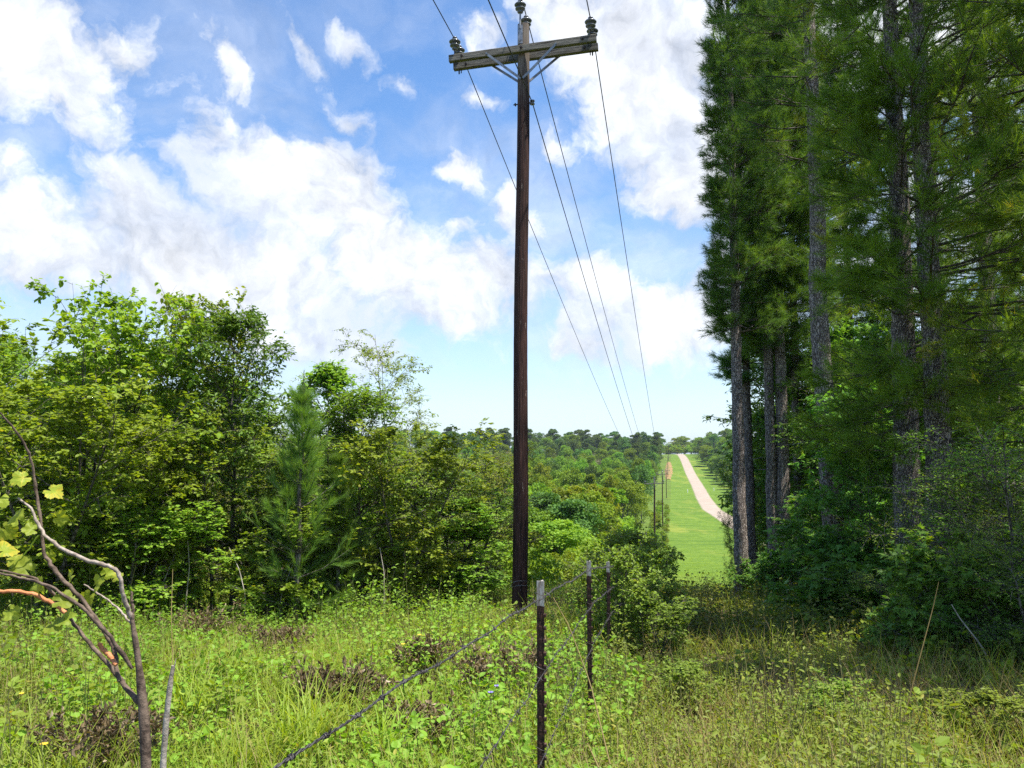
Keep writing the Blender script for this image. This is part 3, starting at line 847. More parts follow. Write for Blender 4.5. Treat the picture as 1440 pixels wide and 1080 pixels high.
def barbed(pts, label, r=.0015):
    pts = np.asarray(pts, float)
    seg = np.linalg.norm(np.diff(pts, axis=0), axis=1); cum = np.concatenate([[0], np.cumsum(seg)])
    L = cum[-1]; n_ = int(L / .012)
    s = np.linspace(0, L, n_)
    C = np.stack([np.interp(s, cum, pts[:, k]) for k in range(3)], -1)
    # slight slackness
    C[:, 2] += .004 * np.sin(s * 5.1) + .003 * np.sin(s * 11.7)
    T = nrm(np.gradient(C, axis=0)); A = nrm(np.cross(T, [0, 0, 1.])); B = np.cross(A, T)
    g = Geo()
    for ph in (0, math.pi):
        a = s / .05 * 2 * math.pi + ph
        P = C + (A * np.cos(a)[:, None] + B * np.sin(a)[:, None]) * r
        polyline_tube(g, P, r, 5)
    rng = np.random.default_rng(int(L * 100))
    b = Geo()
    for q in np.arange(.06, L, .125):
        i = min(int(q / L * n_), n_ - 2); c = C[i]
        for k in range(3):                                   # coil
            pass
        for sg in (-1, 1):
            dv = nrm(A[i] * rng.normal(0, 1) + B[i] * rng.normal(0, 1))
            cc = c + T[i] * sg * .006
            b.add(*tubes(np.stack([cc - dv * .015, cc, cc + dv * .015])[None], np.array([[.0004, .0019, .0004]]), 4), 0, .5, True)
        th = np.linspace(0, 4 * math.pi, 14)
        co = c + T[i] * (th / (4 * math.pi) - .5)[:, None] * .014 + (A[i] * np.cos(th)[:, None] + B[i] * np.sin(th)[:, None]) * .0036
        b.add(*tubes(co[None], np.full((1, 14), .0016), 4), 0, .5, True)
    off = g.nv
    for V_, F_, T_ in zip(b.V, b.F, b.T): g.V.append(V_); g.F.append(F_ + off); g.M.append(np.zeros(len(F_))); g.T.append(T_); g.smooth.append(np.ones(len(F_)))
    g.nv += b.nv
    root = g.build('barbed_wire', M['barb'])
    tag(root, label, 'barbed wire', 'strands of the barbed wire fence')


def wire_pts(offs, extra, near):
    tops = [t for _, t in post_tops]
    P = [near]
    for t, o in zip(tops, offs): P.append(t + np.array([.028, -.004, -o]))
    P.append(extra)
    return P


t3 = post_tops[2][1]
beyond = np.array([float(fence_x(17)), 17, float(ground_z(float(fence_x(17)), 17)) + 1.0])
n1 = pt(385, 1080, 1.14); n0 = n1 + (n1 - (post_tops[0][1] + np.array([0, 0, -.055]))) * .9
barbed([n0, n1] + wire_pts([.055, .05, .05], beyond, n1)[1:], 'top strand of barbed wire running down from the white tipped posts')
m2 = post_tops[0][1] + np.array([-.0, 0, -.365])
n2 = m2 + (n1 - post_tops[0][1]) * 1.0 + np.array([0, 0, -.04])
barbed([n2] + wire_pts([.365, .30, .27], beyond - np.array([0, 0, .25]), n2)[1:], 'middle strand of barbed wire below the top one', .0012)
n3 = n2 + np.array([0, 0, -.33])
barbed([n3] + wire_pts([.70, .58, .52], beyond - np.array([0, 0, .5]), n3)[1:], 'lowest strand of barbed wire near the weeds', .0011)
for (rt, tp), offs in zip(post_tops, ([.055, .365, .70], [.05, .30, .58], [.05, .27, .52])):
    g = Geo()
    for o in offs:
        th = np.linspace(0, 2 * math.pi, 16)
        P = np.stack([.026 * np.cos(th), .008 + .021 * np.sin(th), -o + .006 * np.sin(th * 2) + 0 * th], -1)
        polyline_tube(g, P, .0014, 4, cap=False)
    g.build('wire_tie', M['barb'], rt)

# ------------------------------------------------------------------ trees by the clearing (left of the line)
def plant(name, wood, leaves, mw, ml, loc, label, cat, group=None, rz=0.0, sc=1.0, sup=None):
    """Empty at the base > trunk, crown. wood / leaves are meshes"""
    o = bpy.data.objects.new(name, None); scn.collection.objects.link(o)
    o.location = loc; o.rotation_euler = (0, 0, rz); o.scale = (sc, sc, sc) if np.isscalar(sc) else sc
    tag(o, label, cat, group)
    put('trunk', wood, o); put('crown', leaves, o)
    return o


def bl(name, mw, ml, **kw):
    w, l = broadleaf(**kw)
    return w.mesh(name + '_wood', [mw]), l.mesh(name + '_leaves', [ml])


def stand(px, d, top_y):
    """base point on the ground below picture column px at distance d, and the height that reaches top_y"""
    v = pt(px, 640, d); z = float(ground_z(v[0], d))
    return (float(v[0]), float(d), z), float(pt(px, top_y, d)[2] - z)


round_prof = lambda t: np.sin(np.clip(t * .9 + .1, 0, 1) * math.pi) ** .6
cone_prof = lambda t: (1.05 - t) ** .7

G_LEFT = 'trees at the edge of the left wood'
LEFT = [  # px, d, top_y, kind, radius, label
    (112, 14.6, 412, 'redbud', 1.7, 'tallest light green heart leaved tree with a thin leader above its crown'),
    (205, 15.6, 440, 'redbud2', 1.25, 'light green tree beside the dark glossy one, branches reaching up and outward'),
    (-15, 13.6, 438, 'redbud', 1.9, 'light green tree cut by the left picture edge'),
    (60, 12.9, 560, 'redbud2', 1.5, 'low light green tree in front of the tallest one'),
    (335, 14.8, 462, 'dark', 1.15, 'dark glossy green tree with rounded crown between light tree and young pine'),
    (300, 14.4, 585, 'redbud', 1.3, 'low spreading light green tree under the dark glossy one'),
    (468, 16.5, 530, 'mid', .95, 'slim broadleaf tree with a narrow leafy leader right behind the young pine'),
    (512, 15.8, 572, 'mid2', 1.4, 'mid green bushy tree just beyond the young pine'),
    (578, 19.5, 512, 'airy', 1.8, 'airy thin leaved tree with open wispy top against the sky'),
    (556, 15.6, 618, 'redbud2', 1.25, 'low bright green tree with leaf sprays below the airy tree'),
    (648, 19.0, 606, 'olive', 1.4, 'olive green small leaved tree left of the foreground pole'),
    (597, 17.0, 588, 'olive', 1.3, 'olive green bushy tree below the airy top'),
    (690, 27.0, 668, 'mid2', 1.2, 'small slender tree close behind the foreground pole'),
    (655, 17.6, 710, 'mid', 1.0, 'low shrubby tree at the clearing edge beside the foreground pole'),
    (420, 14.9, 660, 'mid2', 1.0, 'low leafy tree behind the young pine foot'),
    (180, 13.6, 700, 'redbud', 1.2, 'lowest light green tree with bright leaf sprays before the dark wood'),
    (380, 14.0, 720, 'redbud2', 1.0, 'small bright leaved sapling left of the young pine foot'),
]
KINDS = {
    'redbud': (dict(H=5.6, rad=1.9, first=.16, limbs=38, subs=8, twigs=5, leaves=9, leaf=.105, prof=round_prof, r0=.05, stems=3, up=(5, 62)), 'bright'),
    'redbud2': (dict(H=5.4, rad=1.7, first=.2, limbs=34, subs=8, twigs=5, leaves=9, leaf=.10, prof=round_prof, r0=.05, stems=2, up=(15, 60), lean=(.03, 0)), 'bright'),
    'dark': (dict(H=6, rad=1.3, first=.25, limbs=36, subs=7, twigs=5, leaves=10, leaf=.10, shape=LEAF_OVAL, prof=round_prof, r0=.06, up=(20, 65)), 'dark'),
    'mid': (dict(H=5, rad=1.0, first=.08, limbs=30, subs=7, twigs=5, leaves=9, leaf=.085, r0=.045, up=(10, 70)), 'mid'),
    'mid2': (dict(H=4.6, rad=1.2, first=.08, limbs=32, subs=7, twigs=5, leaves=9, leaf=.075, shape=LEAF_OVAL, r0=.045, up=(10, 60)), 'mid'),
    'airy': (dict(H=6.6, rad=1.9, first=.15, limbs=30, subs=8, twigs=5, leaves=12, leaf=.07, shape=LEAF_OVAL, r0=.05, stems=2, up=(20, 65), gap=.1, prof=lambda t: .95 - .25 * t), 'olive'),
    'olive': (dict(H=5, rad=1.5, first=.08, limbs=34, subs=7, twigs=5, leaves=9, leaf=.058, shape=LEAF_OVAL, r0=.045, stems=2, up=(5, 62)), 'olive'),
}
meshes = {}
for i, (k, (kw, ml)) in enumerate(KINDS.items()):
    meshes[k] = bl(k, M['bark'], M[ml], seed=11 + i, **kw) + (kw['H'], kw['rad'])
for i, (px, d, ty, kind, rad, lab) in enumerate(LEFT):
    loc, h = stand(px, d, ty)
    w, l, H0, R0 = meshes[kind]
    plant('broadleaf_tree', w, l, None, None, loc, lab, 'tree', G_LEFT, rz=(i * 2.1) % 6.28, sc=(rad / R0 * 1.05, rad / R0 * 1.05, h / H0))

# young pine
def young_pine(seed, H, reach, ln=.2):
    rng = np.random.default_rng(seed)
    tr, cr = Geo(), Geo()
    z = np.linspace(0, 1, 14)
    T = np.zeros((1, 14, 3)); T[0, :, 2] = z * H; T[0, :, 0] = np.cumsum(rng.normal(0, .02, 14)); T[0, 0, 2] = -.2
    tr.add(*tubes(T, (.055 * (1 - z) + .01)[None], 8), 0, .5, True)
    n_w = 10
    P, D, Lb = [], [], []
    for w in range(n_w):
        t = .07 + .86 * (w / (n_w - 1)) ** .9
        k = 6
        for j in range(k):
            a = w * 1.1 + j * 2 * math.pi / k + rng.normal(0, .2)
            e = R(8 + 55 * t + rng.normal(0, 6))
            P.append(T[0, 0] * 0 + np.array([np.interp(t, z, T[0, :, 0]), 0, t * H])); D.append((math.cos(a) * math.cos(e), math.sin(a) * math.cos(e), math.sin(e)))
            Lb.append(reach * 1.15 * (1.03 - t) ** .85 * rng.uniform(.55, 1.2))
    P, D, Lb = np.array(P), np.array(D), np.array(Lb)
    L1 = grow(rng, P, D, Lb, 5, .22, .05)
    cr.add(*tubes(L1, np.tile(np.linspace(.014, .006, 5), (len(P), 1)), 5), 0, .5, True)
    q, d2, l2, i1, _ = sprout(rng, L1, Lb, 4, .3, .95, (30, 50), (.35, .5), .5)
    L2 = grow(rng, q, d2, np.maximum(l2, .15), 3, .2, .05)
    for LL, nn in ((L1, 7), (L2, 4)):
        k = np.repeat(np.arange(len(LL)), nn)
        a, b = interp_on(LL, k, np.tile(np.linspace(.25, 1, nn), len(LL)))
        needle_tufts(cr, rng, a, b, 26, ln * .9, 1, .55 + np.repeat(rng.uniform(-.35, .35, len(LL)), nn), spread=.6, wid=1.0)
    # bare candles at the top
    top = np.array([[T[0, -1, 0], 0, H]])
    for j in range(5):
        a = j * 1.3; dd = np.array([[.25 * math.cos(a) * (j > 0), .25 * math.sin(a) * (j > 0), 1.]])
        c = grow(rng, top - [[0, 0, .15 * (j > 0)]], nrm(dd), np.array([.35 if j == 0 else .22]), 4, 0, .02)
        cr.add(*tubes(c, np.array([[.009, .009, .008, .004]]), 5), 0, .5, True)
        k = np.zeros(10, int); a_, b_ = interp_on(c, k, np.linspace(.1, .95, 10))
        needle_tufts(cr, rng, a_, b_, 18, .07, 1, .6, spread=.6)
    return tr.mesh('young_pine_wood', [M['bark']]), cr.mesh('young_pine_needles', [M['bark'], M['needle_light']])


loc, h = stand(425, 14.0, 548)
yp = young_pine(5, 4.2, 1.0)
plant('young_pine', yp[0], yp[1], None, None, loc, 'feathery young pine with candle like shoots beside the dark tree', 'pine tree', None, sc=(.95, .95, h / 4.2))
loc, h = stand(478, 14.8, 640)
plant('young_pine', yp[0], yp[1], None, None, loc, 'smaller young pine half hidden among the broadleaf trees', 'pine tree', None, rz=2, sc=h / 4.2)

# second rows that close the wood behind
rng = np.random.default_rng(77)
sky_px = [-300, 0, 120, 260, 330, 420, 500, 600, 660, 720]
sky_ty = [470, 490, 490, 520, 540, 585, 610, 625, 640, 655]
G_B = 'trees deeper in the left wood'
cnt = 0
for d0 in (18.5, 22.5, 28, 36):
    px = -330.0
    while px < 668:
        kind = ['mid', 'mid2', 'dark', 'redbud', 'olive'][int(rng.integers(0, 5))]
        d = d0 + rng.uniform(-1.5, 1.5)
        loc, h = stand(px, d, float(np.interp(px, sky_px, sky_ty)) + rng.uniform(8, 70))
        w, l, H0, R0 = meshes[kind]
        h = max(h, 2.5)
        rr_ = (1.5 + d * .02) / R0
        nm = {'mid': 'mid green', 'mid2': 'small leaved', 'dark': 'dark green', 'redbud': 'light green', 'olive': 'olive green'}[kind]
        row = {18.5: 'second', 22.5: 'third', 28: 'fourth', 36: 'fifth', 46: 'last'}[d0]
        plant('broadleaf_tree', w, l, None, None, loc, f'{nm} tree in the {row} row of the left wood, ' + ('at its left end' if px < 60 else 'behind the light green trees' if px < 260 else 'behind the dark glossy tree' if px < 400 else 'behind the young pine' if px < 520 else 'behind the airy tree' if px < 620 else 'close to the big pole'), 'tree', G_B, rz=rng.uniform(0, 6.28), sc=(rr_, rr_, h / H0))
        cnt += 1
        px += FPX / d * rng.uniform(1.7, 2.3)

# ------------------------------------------------------------------ pines on the right
def pn(name, needle='needle', **kw):
    t, c = pine(**kw)
    return t.mesh(name + '_trunk', [M['pinebark']]), c.mesh(name + '_crown', [M['twig'], M[needle]]), kw['H'], kw['r0']


PV = {
    'a': pn('pine_a', seed=1, H=18, clear=6.5, reach=1.45, r0=.17, n_br=260, subs=7, tufts=4, per=24, ln=.19, trim=.5),
    'b': pn('pine_b', seed=2, H=18.5, clear=6.9, reach=1.5, r0=.18, n_br=260, subs=7, tufts=4, per=24, ln=.2, trim=.4, lean=(-.004, 0)),
    'c': pn('pine_c', 'needle', seed=3, H=21, clear=9.2, reach=1.7, r0=.23, n_br=150, subs=7, tufts=4, per=22, ln=.2, bend=-.15, stubs=12),
    'e': pn('pine_e', 'needle_gold', seed=16, H=18, clear=3.0, reach=2.5, r0=.22, n_br=165, subs=10, tufts=5, per=24, ln=.19, lo_up=-10, inner=.38, trim=1.1),
    'd': pn('pine_d', 'needle_gold', seed=6, H=19, clear=3.1, reach=2.6, r0=.23, n_br=170, subs=10, tufts=5, per=24, ln=.19, lo_up=-8, inner=.38, trim=1.0),
}
PINES = [  # px of base, y of base, d, variant, trunk scale, label
    (1038, 20.0, 'a', 1.0, -.10, 'outermost tall pine on the clearing edge, dark trunk nearest the mown verge'),
    (1052, 24.0, 'b', .9, 1.0, 'thin pine trunk just behind the outermost one'),
    (1084, 21.0, 'a', .95, .35, 'slim greyish pine leaning slightly, second tall trunk of the row'),
    (1102, 21.0, 'b', 1.0, -.3, 'pine with pale flaky bark, front one of the close pair'),
    (1122, 22.4, 'a', .92, .6, 'pine behind in the close pair, with a white broken stub'),
    (1174, 16.6, 'c', 1.0, 0, 'large bare grey brown pine trunk rising alone beyond the picture top'),
    (1275, 11.6, 'd', .85, .1, 'thick pine trunk hung with low boughs, first of the near pair'),
    (1312, 11.0, 'e', .85, -.2, 'thick pine trunk with deep shade behind it, second of the near pair'),
    (1520, 9.2, 'e', .85, .3, 'near pine just beyond the right picture edge, its golden green boughs reaching in'),
    (1400, 15.5, 'd', .85, 3.3, 'pine deep in shade behind the near pair'),
    (1200, 25.0, 'b', 1.0, 2.0, 'pine far inside the wood behind the bare trunk'),
    (1330, 22.0, 'd', 1.0, 5.2, 'pine far inside the wood behind the near pair'),
]
for px, d, v, sc, rz, lab in PINES:
    loc, _ = stand(px, d, 0)
    t, c, H0, r0 = PV[v]
    if v in 'ab': rz = rz * .4
    if v in 'de' and d > 12: rz = rz * .15
    plant('pine_tree', t, c, None, None, loc, lab, 'pine tree', 'tall pines along the clearing', rz=rz, sc=(1, 1, sc * .98 + .02) if False else sc)
for (x, y, v, rz) in ((8.9, 4.6, 'c', .3),  (9.5, 1.5, 'a', -.2), (14, 18, 'b', .2), (17, 24, 'a', .1), (19, 31, 'b', .2)):  # first pine is out of view, added to cast dappled shade on the brush
    t, c, H0, r0 = PV[v]
    plant('pine_tree', t, c, None, None, (x, y, float(ground_z(x, y))), 'tall pine of the right wood, set beyond the picture edge for shade or deep inside', 'pine tree', 'pines filling the right wood', rz=rz)

# broadleaf undergrowth of the right wood
meshes['gum'] = bl('sweetgum', M['bark'], M['gum'], seed=31, H=5, rad=1.6, first=.06, limbs=34, subs=7, twigs=5, leaves=7, leaf=.12, shape=LEAF_STAR, r0=.045, up=(0, 60), flat=.35) + (5, 1.6)
meshes['gumlow'] = bl('sweetgum_bush', M['bark'], M['gum'], seed=32, H=1.9, rad=1.3, first=.04, limbs=26, subs=7, twigs=5, leaves=7, leaf=.13, shape=LEAF_STAR, r0=.025, stems=4, up=(0, 55), flat=.35, prof=round_prof) + (1.9, 1.3)
M['privet'] = leaf_mat('privet_leaf', (.060, .135, .016), (.170, .280, .034), (.28, .30, .04))
meshes['privet'] = bl('privet', M['bark'], M['privet'], seed=33, H=4, rad=1.3, first=.05, limbs=34, subs=8, twigs=6, leaves=10, leaf=.042, shape=LEAF_OVAL, r0=.03, stems=3, up=(5, 60)) + (4, 1.3)
G_R = 'undergrowth trees between the right pines'
RIGHT = [  # px, d, top_y, kind, rad, label
    (1195, 13.0, 745, 'gumlow', 1.25, 'low sweetgum bush with star leaves in front of the bare pine'),
    (1255, 11.8, 780, 'gumlow', 1.2, 'low sweetgum bush spreading before the near pine pair'),
    (1215, 15.5, 560, 'gum', 1.3, 'sweetgum sapling in front of the bare pine trunk, reaching mid height'),
    (1260, 17.0, 480, 'gum', 1.5, 'taller sweetgum between the bare trunk and the near pair'),
    (1345, 9.6, 620, 'privet', 1.1, 'fine leaved olive shrub tree right of the near pine pair'),
    (1300, 9.4, 800, 'privet', .7, 'low fine leaved shrub at the foot of the near pine pair'),
    (1425, 8.4, 560, 'privet', 1.2, 'fine leaved shrub tree at the right picture edge'),
    (1400, 7.6, 850, 'privet', .6, 'low fine leaved shrub close by at lower right'),
    (1440, 7.4, 700, 'privet', .8, 'fine leaved shrub filling the right picture edge low down'),
    (1330, 8.4, 760, 'gumlow', .8, 'fresh green star leaved bush at the foot of the fine leaved shrub tree'),
    (1385, 8.0, 800, 'gumlow', .7, 'fresh green bush before the fine leaved shrub tree'),
    (1225, 12.4, 640, 'gum', .9, 'young sweetgum standing before the near pine pair'),
    (1385, 12.5, 520, 'gum', 1.4, 'shaded sweetgum behind the fine leaved shrub tree'),
    (1062, 27.0, 620, 'privet', 1.0, 'shrub tree behind the outermost pines'),
    (1085, 25.0, 590, 'gum', 1.6, 'broadleaf tree seen between the slim pines'),
    (1140, 24.0, 520, 'gum', 1.6, 'broadleaf tree behind the close pair of pines'),
    (1150, 18.5, 700, 'gum', 1.1, 'small sweetgum between the close pair and the bare trunk'),
    (1030, 24.0, 700, 'privet', .42, 'wispy shrub overhanging the mown verge beside the outermost pine'),
    (1185, 22.0, 470, 'gum', 1.7, 'tall broadleaf tree rising behind the bare pine trunk'),
    (1300, 16.0, 560, 'gum', 1.5, 'broadleaf tree filling the shade behind the near pair'),
    (1110, 19.0, 770, 'gumlow', .8, 'low bush at the foot of the close pair of pines'),
    (1065, 19.5, 790, 'gumlow', .6, 'low bush between the outermost and the slim pine'),
]
for i, (px, d, ty, kind, rad, lab) in enumerate(RIGHT):
    loc, h = stand(px, d, ty)
    w, l, H0, R0 = meshes[kind]
    plant('shrub' if ('low' in lab or 'shrub' in lab) else 'broadleaf_tree', w, l, None, None, loc, lab, 'shrub' if ('low' in lab or 'shrub' in lab) else 'tree', G_R, rz=(i * 1.7) % 6.28, sc=(rad / R0, rad / R0, h / H0))
rng = np.random.default_rng(99)
for d0 in (21, 27, 35):
    px = 1085 if d0 > 25 else 1190
    while px < 1640:
        d = d0 + rng.uniform(-1.5, 1.5)
        kind = ['gum', 'gum', 'mid', 'dark'][int(rng.integers(0, 4))]
        loc, h = stand(px, d, rng.uniform(430, 600))
        w, l, H0, R0 = meshes[kind]
        rr_ = 2.0 / R0
        plant('broadleaf_tree', w, l, None, None, loc, {'gum': 'star leaved', 'mid': 'mid green', 'dark': 'dark leaved'}[kind] + ' dim tree inside the right wood, ' + {21: 'front', 27: 'middle', 35: 'rear'}[d0] + ' row, ' + ('behind the slim pines' if px < 1160 else 'behind the bare pine' if px < 1230 else 'behind the near pair' if px < 1340 else 'near the picture edge'), 'tree', 'trees deep inside the right wood', rz=rng.uniform(0, 6.28), sc=(rr_, rr_, h / H0))
        px += FPX / d * rng.uniform(2.2, 3.0)

# leafy shrub by the fence
meshes['hedge'] = bl('fence_shrub', M['bark'], M['hedge'], seed=41, H=1.5, rad=.75, first=.04, limbs=28, subs=6, twigs=5, leaves=7, leaf=.062, r0=.016, stems=6, up=(10, 60), twig_len=.2, prof=round_prof) + (1.5, .75)
for i, (px, d, ty, rad, lab) in enumerate([(872, 9.4, 790, .40, 'leafy olive shrub swallowing the farthest fence post'), (898, 10.6, 790, .40, 'leafy shrub just right of the fence, before the mown verge'),
                                           (872, 12.4, 768, .52, 'leafy shrub behind the fence posts'), (915, 9.0, 845, .40, 'low shrub spreading right of the fence'), (903, 14.0, 768, .50, 'rear leafy shrub of the fence clump'),
                                           (845, 16.5, 790, .6, 'small shrub in the clearing behind the middle fence post')]):
    loc, h = stand(px, d, ty)
    w, l, H0, R0 = meshes['hedge']
    plant('shrub', w, l, None, None, loc, lab, 'shrub', 'leafy shrubs along the fence', rz=i * 1.3, sc=(rad / R0 * 1.1, rad / R0 * 1.1, h / H0))

for i, (px, d, ty, rad, lab) in enumerate([(960, 6.6, 940, .26, 'low shrub in the brush just right of the middle post'), (1150, 5.6, 985, .24, 'small shrub close by before the reddish bare patch'),
                                           (930, 12.0, 850, .45, 'low shrub between the fence shrubs and the mown verge'), (1370, 5.2, 1000, .26, 'small shrub near the lower right corner'),
                                           (1120, 11.5, 868, .4, 'low shrub at the foot of the slim pines')]):
    loc, h = stand(px, d, ty)
    w, l, H0, R0 = meshes['hedge']
    plant('shrub', w, l, None, None, loc, lab, 'shrub', 'low shrubs in the brush right of the fence', rz=i * 2.3, sc=(rad / R0 * 1.1, rad / R0 * 1.1, max(h, .3) / H0))

# ------------------------------------------------------------------ far woods
FARV = {}
def fv(name, ml, **kw):
    FARV[name] = (lobe_tree(**kw).mesh(name, [M['bark'], M[ml]]), kw['H'], kw['rad'])
fv('broad_a', 'farmid', seed=1, H=11, rad=3.6, trunk_h=1.3, lobes=34, per=150, leaf=.34)
fv('broad_b', 'farlite', seed=2, H=10, rad=3.4, trunk_h=1.6, lobes=34, per=150, leaf=.32)
fv('broad_c', 'fardark', seed=3, H=12, rad=3.8, trunk_h=1.4, lobes=34, per=150, leaf=.34)
fv('broad_d', 'farmid', seed=4, H=13, rad=5.0, trunk_h=1.4, lobes=46, per=150, leaf=.40)
fv('cone_a', 'farmid', seed=5, H=12, rad=2.6, trunk_h=1.2, lobes=40, per=130, leaf=.30, conic=.8)
fv('cone_b', 'farlite', seed=6, H=10, rad=2.2, trunk_h=1.0, lobes=36, per=130, leaf=.26, conic=.8)
fv('pine_f', 'fardark', seed=7, H=15, rad=4.2, trunk_h=.6, lobes=56, per=150, leaf=.55)
fv('low_bush', 'farlite', seed=8, H=2.6, rad=1.7, trunk_h=.3, lobes=20, per=130, leaf=.17, r0=.05)
fv('near_a', 'farlite', seed=9, H=6.5, rad=2.6, trunk_h=.7, lobes=44, per=230, leaf=.19, r0=.08)
fv('near_b', 'farmid', seed=10, H=7, rad=2.4, trunk_h=.8, lobes=44, per=230, leaf=.19, r0=.09)
fv('near_c', 'fardark', seed=12, H=7, rad=2.4, trunk_h=.9, lobes=40, per=230, leaf=.19, r0=.09)


def far(kind, x, y, h, wide, label, cat, group, rz, name='broadleaf_tree'):
    me, H0, R0 = FARV[kind]
    o = put(name, me, None, (x, y, float(ground_z(x, y)) - .1), rz, (wide / R0, wide / R0, h / H0))
    return tag(o, label, cat, group)


rng = np.random.default_rng(2024)
KL = {'broad_a': 'rounded mid green tree', 'broad_b': 'light green bushy tree', 'broad_c': 'dark green rounded tree', 'broad_d': 'broad spreading green tree', 'cone_a': 'pointed green tree',
      'cone_b': 'pointed light green tree', 'pine_f': 'dark pine', 'near_a': 'light yellow green tree', 'near_b': 'mid green leafy tree', 'near_c': 'dark green leafy tree'}
rows = [  # distance, height range, kinds, zone wording
    (52, (3.6, 5.0), ['near_a', 'near_b', 'near_a'], 'at the foot of the valley wood'),
    (60, (5.0, 6.5), ['near_b', 'near_a', 'near_c', 'near_b'], 'second row of the valley wood'),
    (70, (6.5, 8), ['near_b', 'near_c', 'near_a', 'cone_b'], 'in the lower valley wood'),
    (82, (7.5, 10), ['cone_a', 'cone_b', 'broad_b', 'near_b'], 'in the lower valley wood'),
    (97, (8.5, 11), ['cone_a', 'cone_b', 'broad_a', 'broad_b'], 'halfway down the valley wood'),
    (114, (9.5, 12), ['cone_b', 'broad_b', 'cone_a', 'broad_a'], 'halfway down the valley wood'),
    (135, (10, 13), ['broad_b', 'cone_a', 'cone_b', 'broad_a'], 'in the middle of the valley wood'),
    (162, (11, 14), ['broad_b', 'broad_a', 'cone_a', 'broad_b'], 'in the middle of the valley wood'),
    (195, (11, 15), ['broad_a', 'broad_c', 'broad_b', 'cone_a'], 'in the valley bottom'),
    (235, (12, 15), ['broad_a', 'broad_d', 'broad_c'], 'beyond the valley bottom'),
    (285, (12, 15), ['broad_a', 'broad_d', 'broad_b'], 'on the lower far slope'),
    (340, (12, 15), ['broad_d', 'broad_a', 'broad_c'], 'on the lower far slope'),
    (405, (12, 15), ['broad_d', 'broad_a', 'broad_c'], 'on the upper far slope'),
    (470, (12, 15), ['broad_d', 'broad_c', 'pine_f'], 'high on the far slope'),
    (530, (12, 16), ['pine_f', 'broad_c', 'broad_d'], 'close under the skyline ridge'),
    (590, (12, 17), ['pine_f', 'broad_c', 'pine_f'], 'on the skyline ridge'),
]
nfar = 0
for d0, (h0, h1), kinds, zone in rows:
    step = max(2.9, d0 * .022) if d0 < 160 else max(3.9, d0 * .0115)
    xr = float(line_x(d0)) - (3.6 if d0 < 200 else 5.5) - step * .4
    xl = (645 - 720) / FPX * d0 if d0 < 300 else (605 if d0 < 450 else 525) / FPX * d0 - 720 / FPX * d0
    x = xr
    while x > xl:
        k = kinds[int(rng.integers(0, len(kinds)))]
        y = d0 + rng.uniform(-.06, .06) * d0 * .7
        h = rng.uniform(h0, h1)
        wd = step * rng.uniform(.66, .9) * (1.3 if d0 < 130 else 1.12)
        xx = x + (float(line_x(y)) - float(line_x(d0))); qx = 720 + FPX * xx / y
        side_ = 'left of the big pole' if qx < 708 else 'behind the big pole' if qx < 748 else 'right of the big pole' if qx < 830 else 'near the line'
        far(k, xx, y, h, wd, f'{KL[k]} {zone}, {side_}', 'tree', f'trees of the valley wood, {zone}', rng.uniform(0, 6.28), 'pine_tree' if k == 'pine_f' else 'broadleaf_tree')
        nfar += 1
        x -= step * rng.uniform(.8, 1.25)
# dark tall edge trees where the wood meets the line near the crest
for y, h, w in ((350, 13, 3.5), (385, 14, 3.4), (425, 15, 3.4), (465, 16, 3.6), (505, 17, 4.0), (540, 16, 4.0)):
    far('pine_f', float(line_x(y)) - 7.5, y, h, w, 'tall dark tree on the wood edge beside the line below the crest', 'tree', 'dark edge trees beside the line', rng.uniform(0, 6), 'pine_tree')
# trees right of the road
for y in np.concatenate([np.arange(120, 300, 13.), np.arange(300, 600, 17.)]):
    s = float(road_s(y)) + 13 + rng.uniform(-1, 2) + (3 if y < 250 else 0)
    for k_, off in enumerate((0, 9, 19)):
        kk = ['broad_c', 'broad_a', 'pine_f', 'broad_c', 'cone_a'][int(rng.integers(0, 5))]
        x = float(line_x(y)) + s + off + rng.uniform(-1.5, 1.5)
        h = rng.uniform(11, 14) + off * .25
        far(kk, x, y + rng.uniform(-3, 3), h, rng.uniform(4.2, 5.6), f'{KL[kk]} in the ' + ('front', 'middle', 'rear')[k_] + ' of the right roadside wood, ' + ('behind the pine trunks' if y < 190 else 'low on the slope' if y < 270 else 'midway up' if y < 380 else 'high on the slope' if y < 480 else 'by the crest'), 'tree', 'trees of the wood right of the road', rng.uniform(0, 6), 'pine_tree' if kk == 'pine_f' else 'broadleaf_tree')
# trees closing the view beyond the crest
for i, (px, d, h, w, kk) in enumerate([(940, 640, 8, 7, 'broad_a'), (953, 690, 16, 9, 'broad_b'), (962, 670, 16, 9, 'broad_a'), (972, 700, 14, 9, 'broad_c'), (984, 660, 15, 9, 'broad_c'), (946, 720, 12, 8, 'broad_a'), (996, 690, 17, 9, 'broad_a')]):
    v = pt(px, 640, d)
    far(kk, float(v[0]), d, h, w, f'{KL[kk]} beyond the crest where the road disappears', 'tree', 'trees beyond the crest', i * 1.1)
for i, px in enumerate(range(930, 1046, 6)):
    v = pt(px, 640, 634)
    far('low_bush', float(v[0]), 634 + (i * 29 % 7), 6.0 + (i * 37 % 5) * .7, 5.6, 'low thicket closing the gap under the trees beyond the crest', 'bush', 'trees beyond the crest', i * 1.7, 'bush')
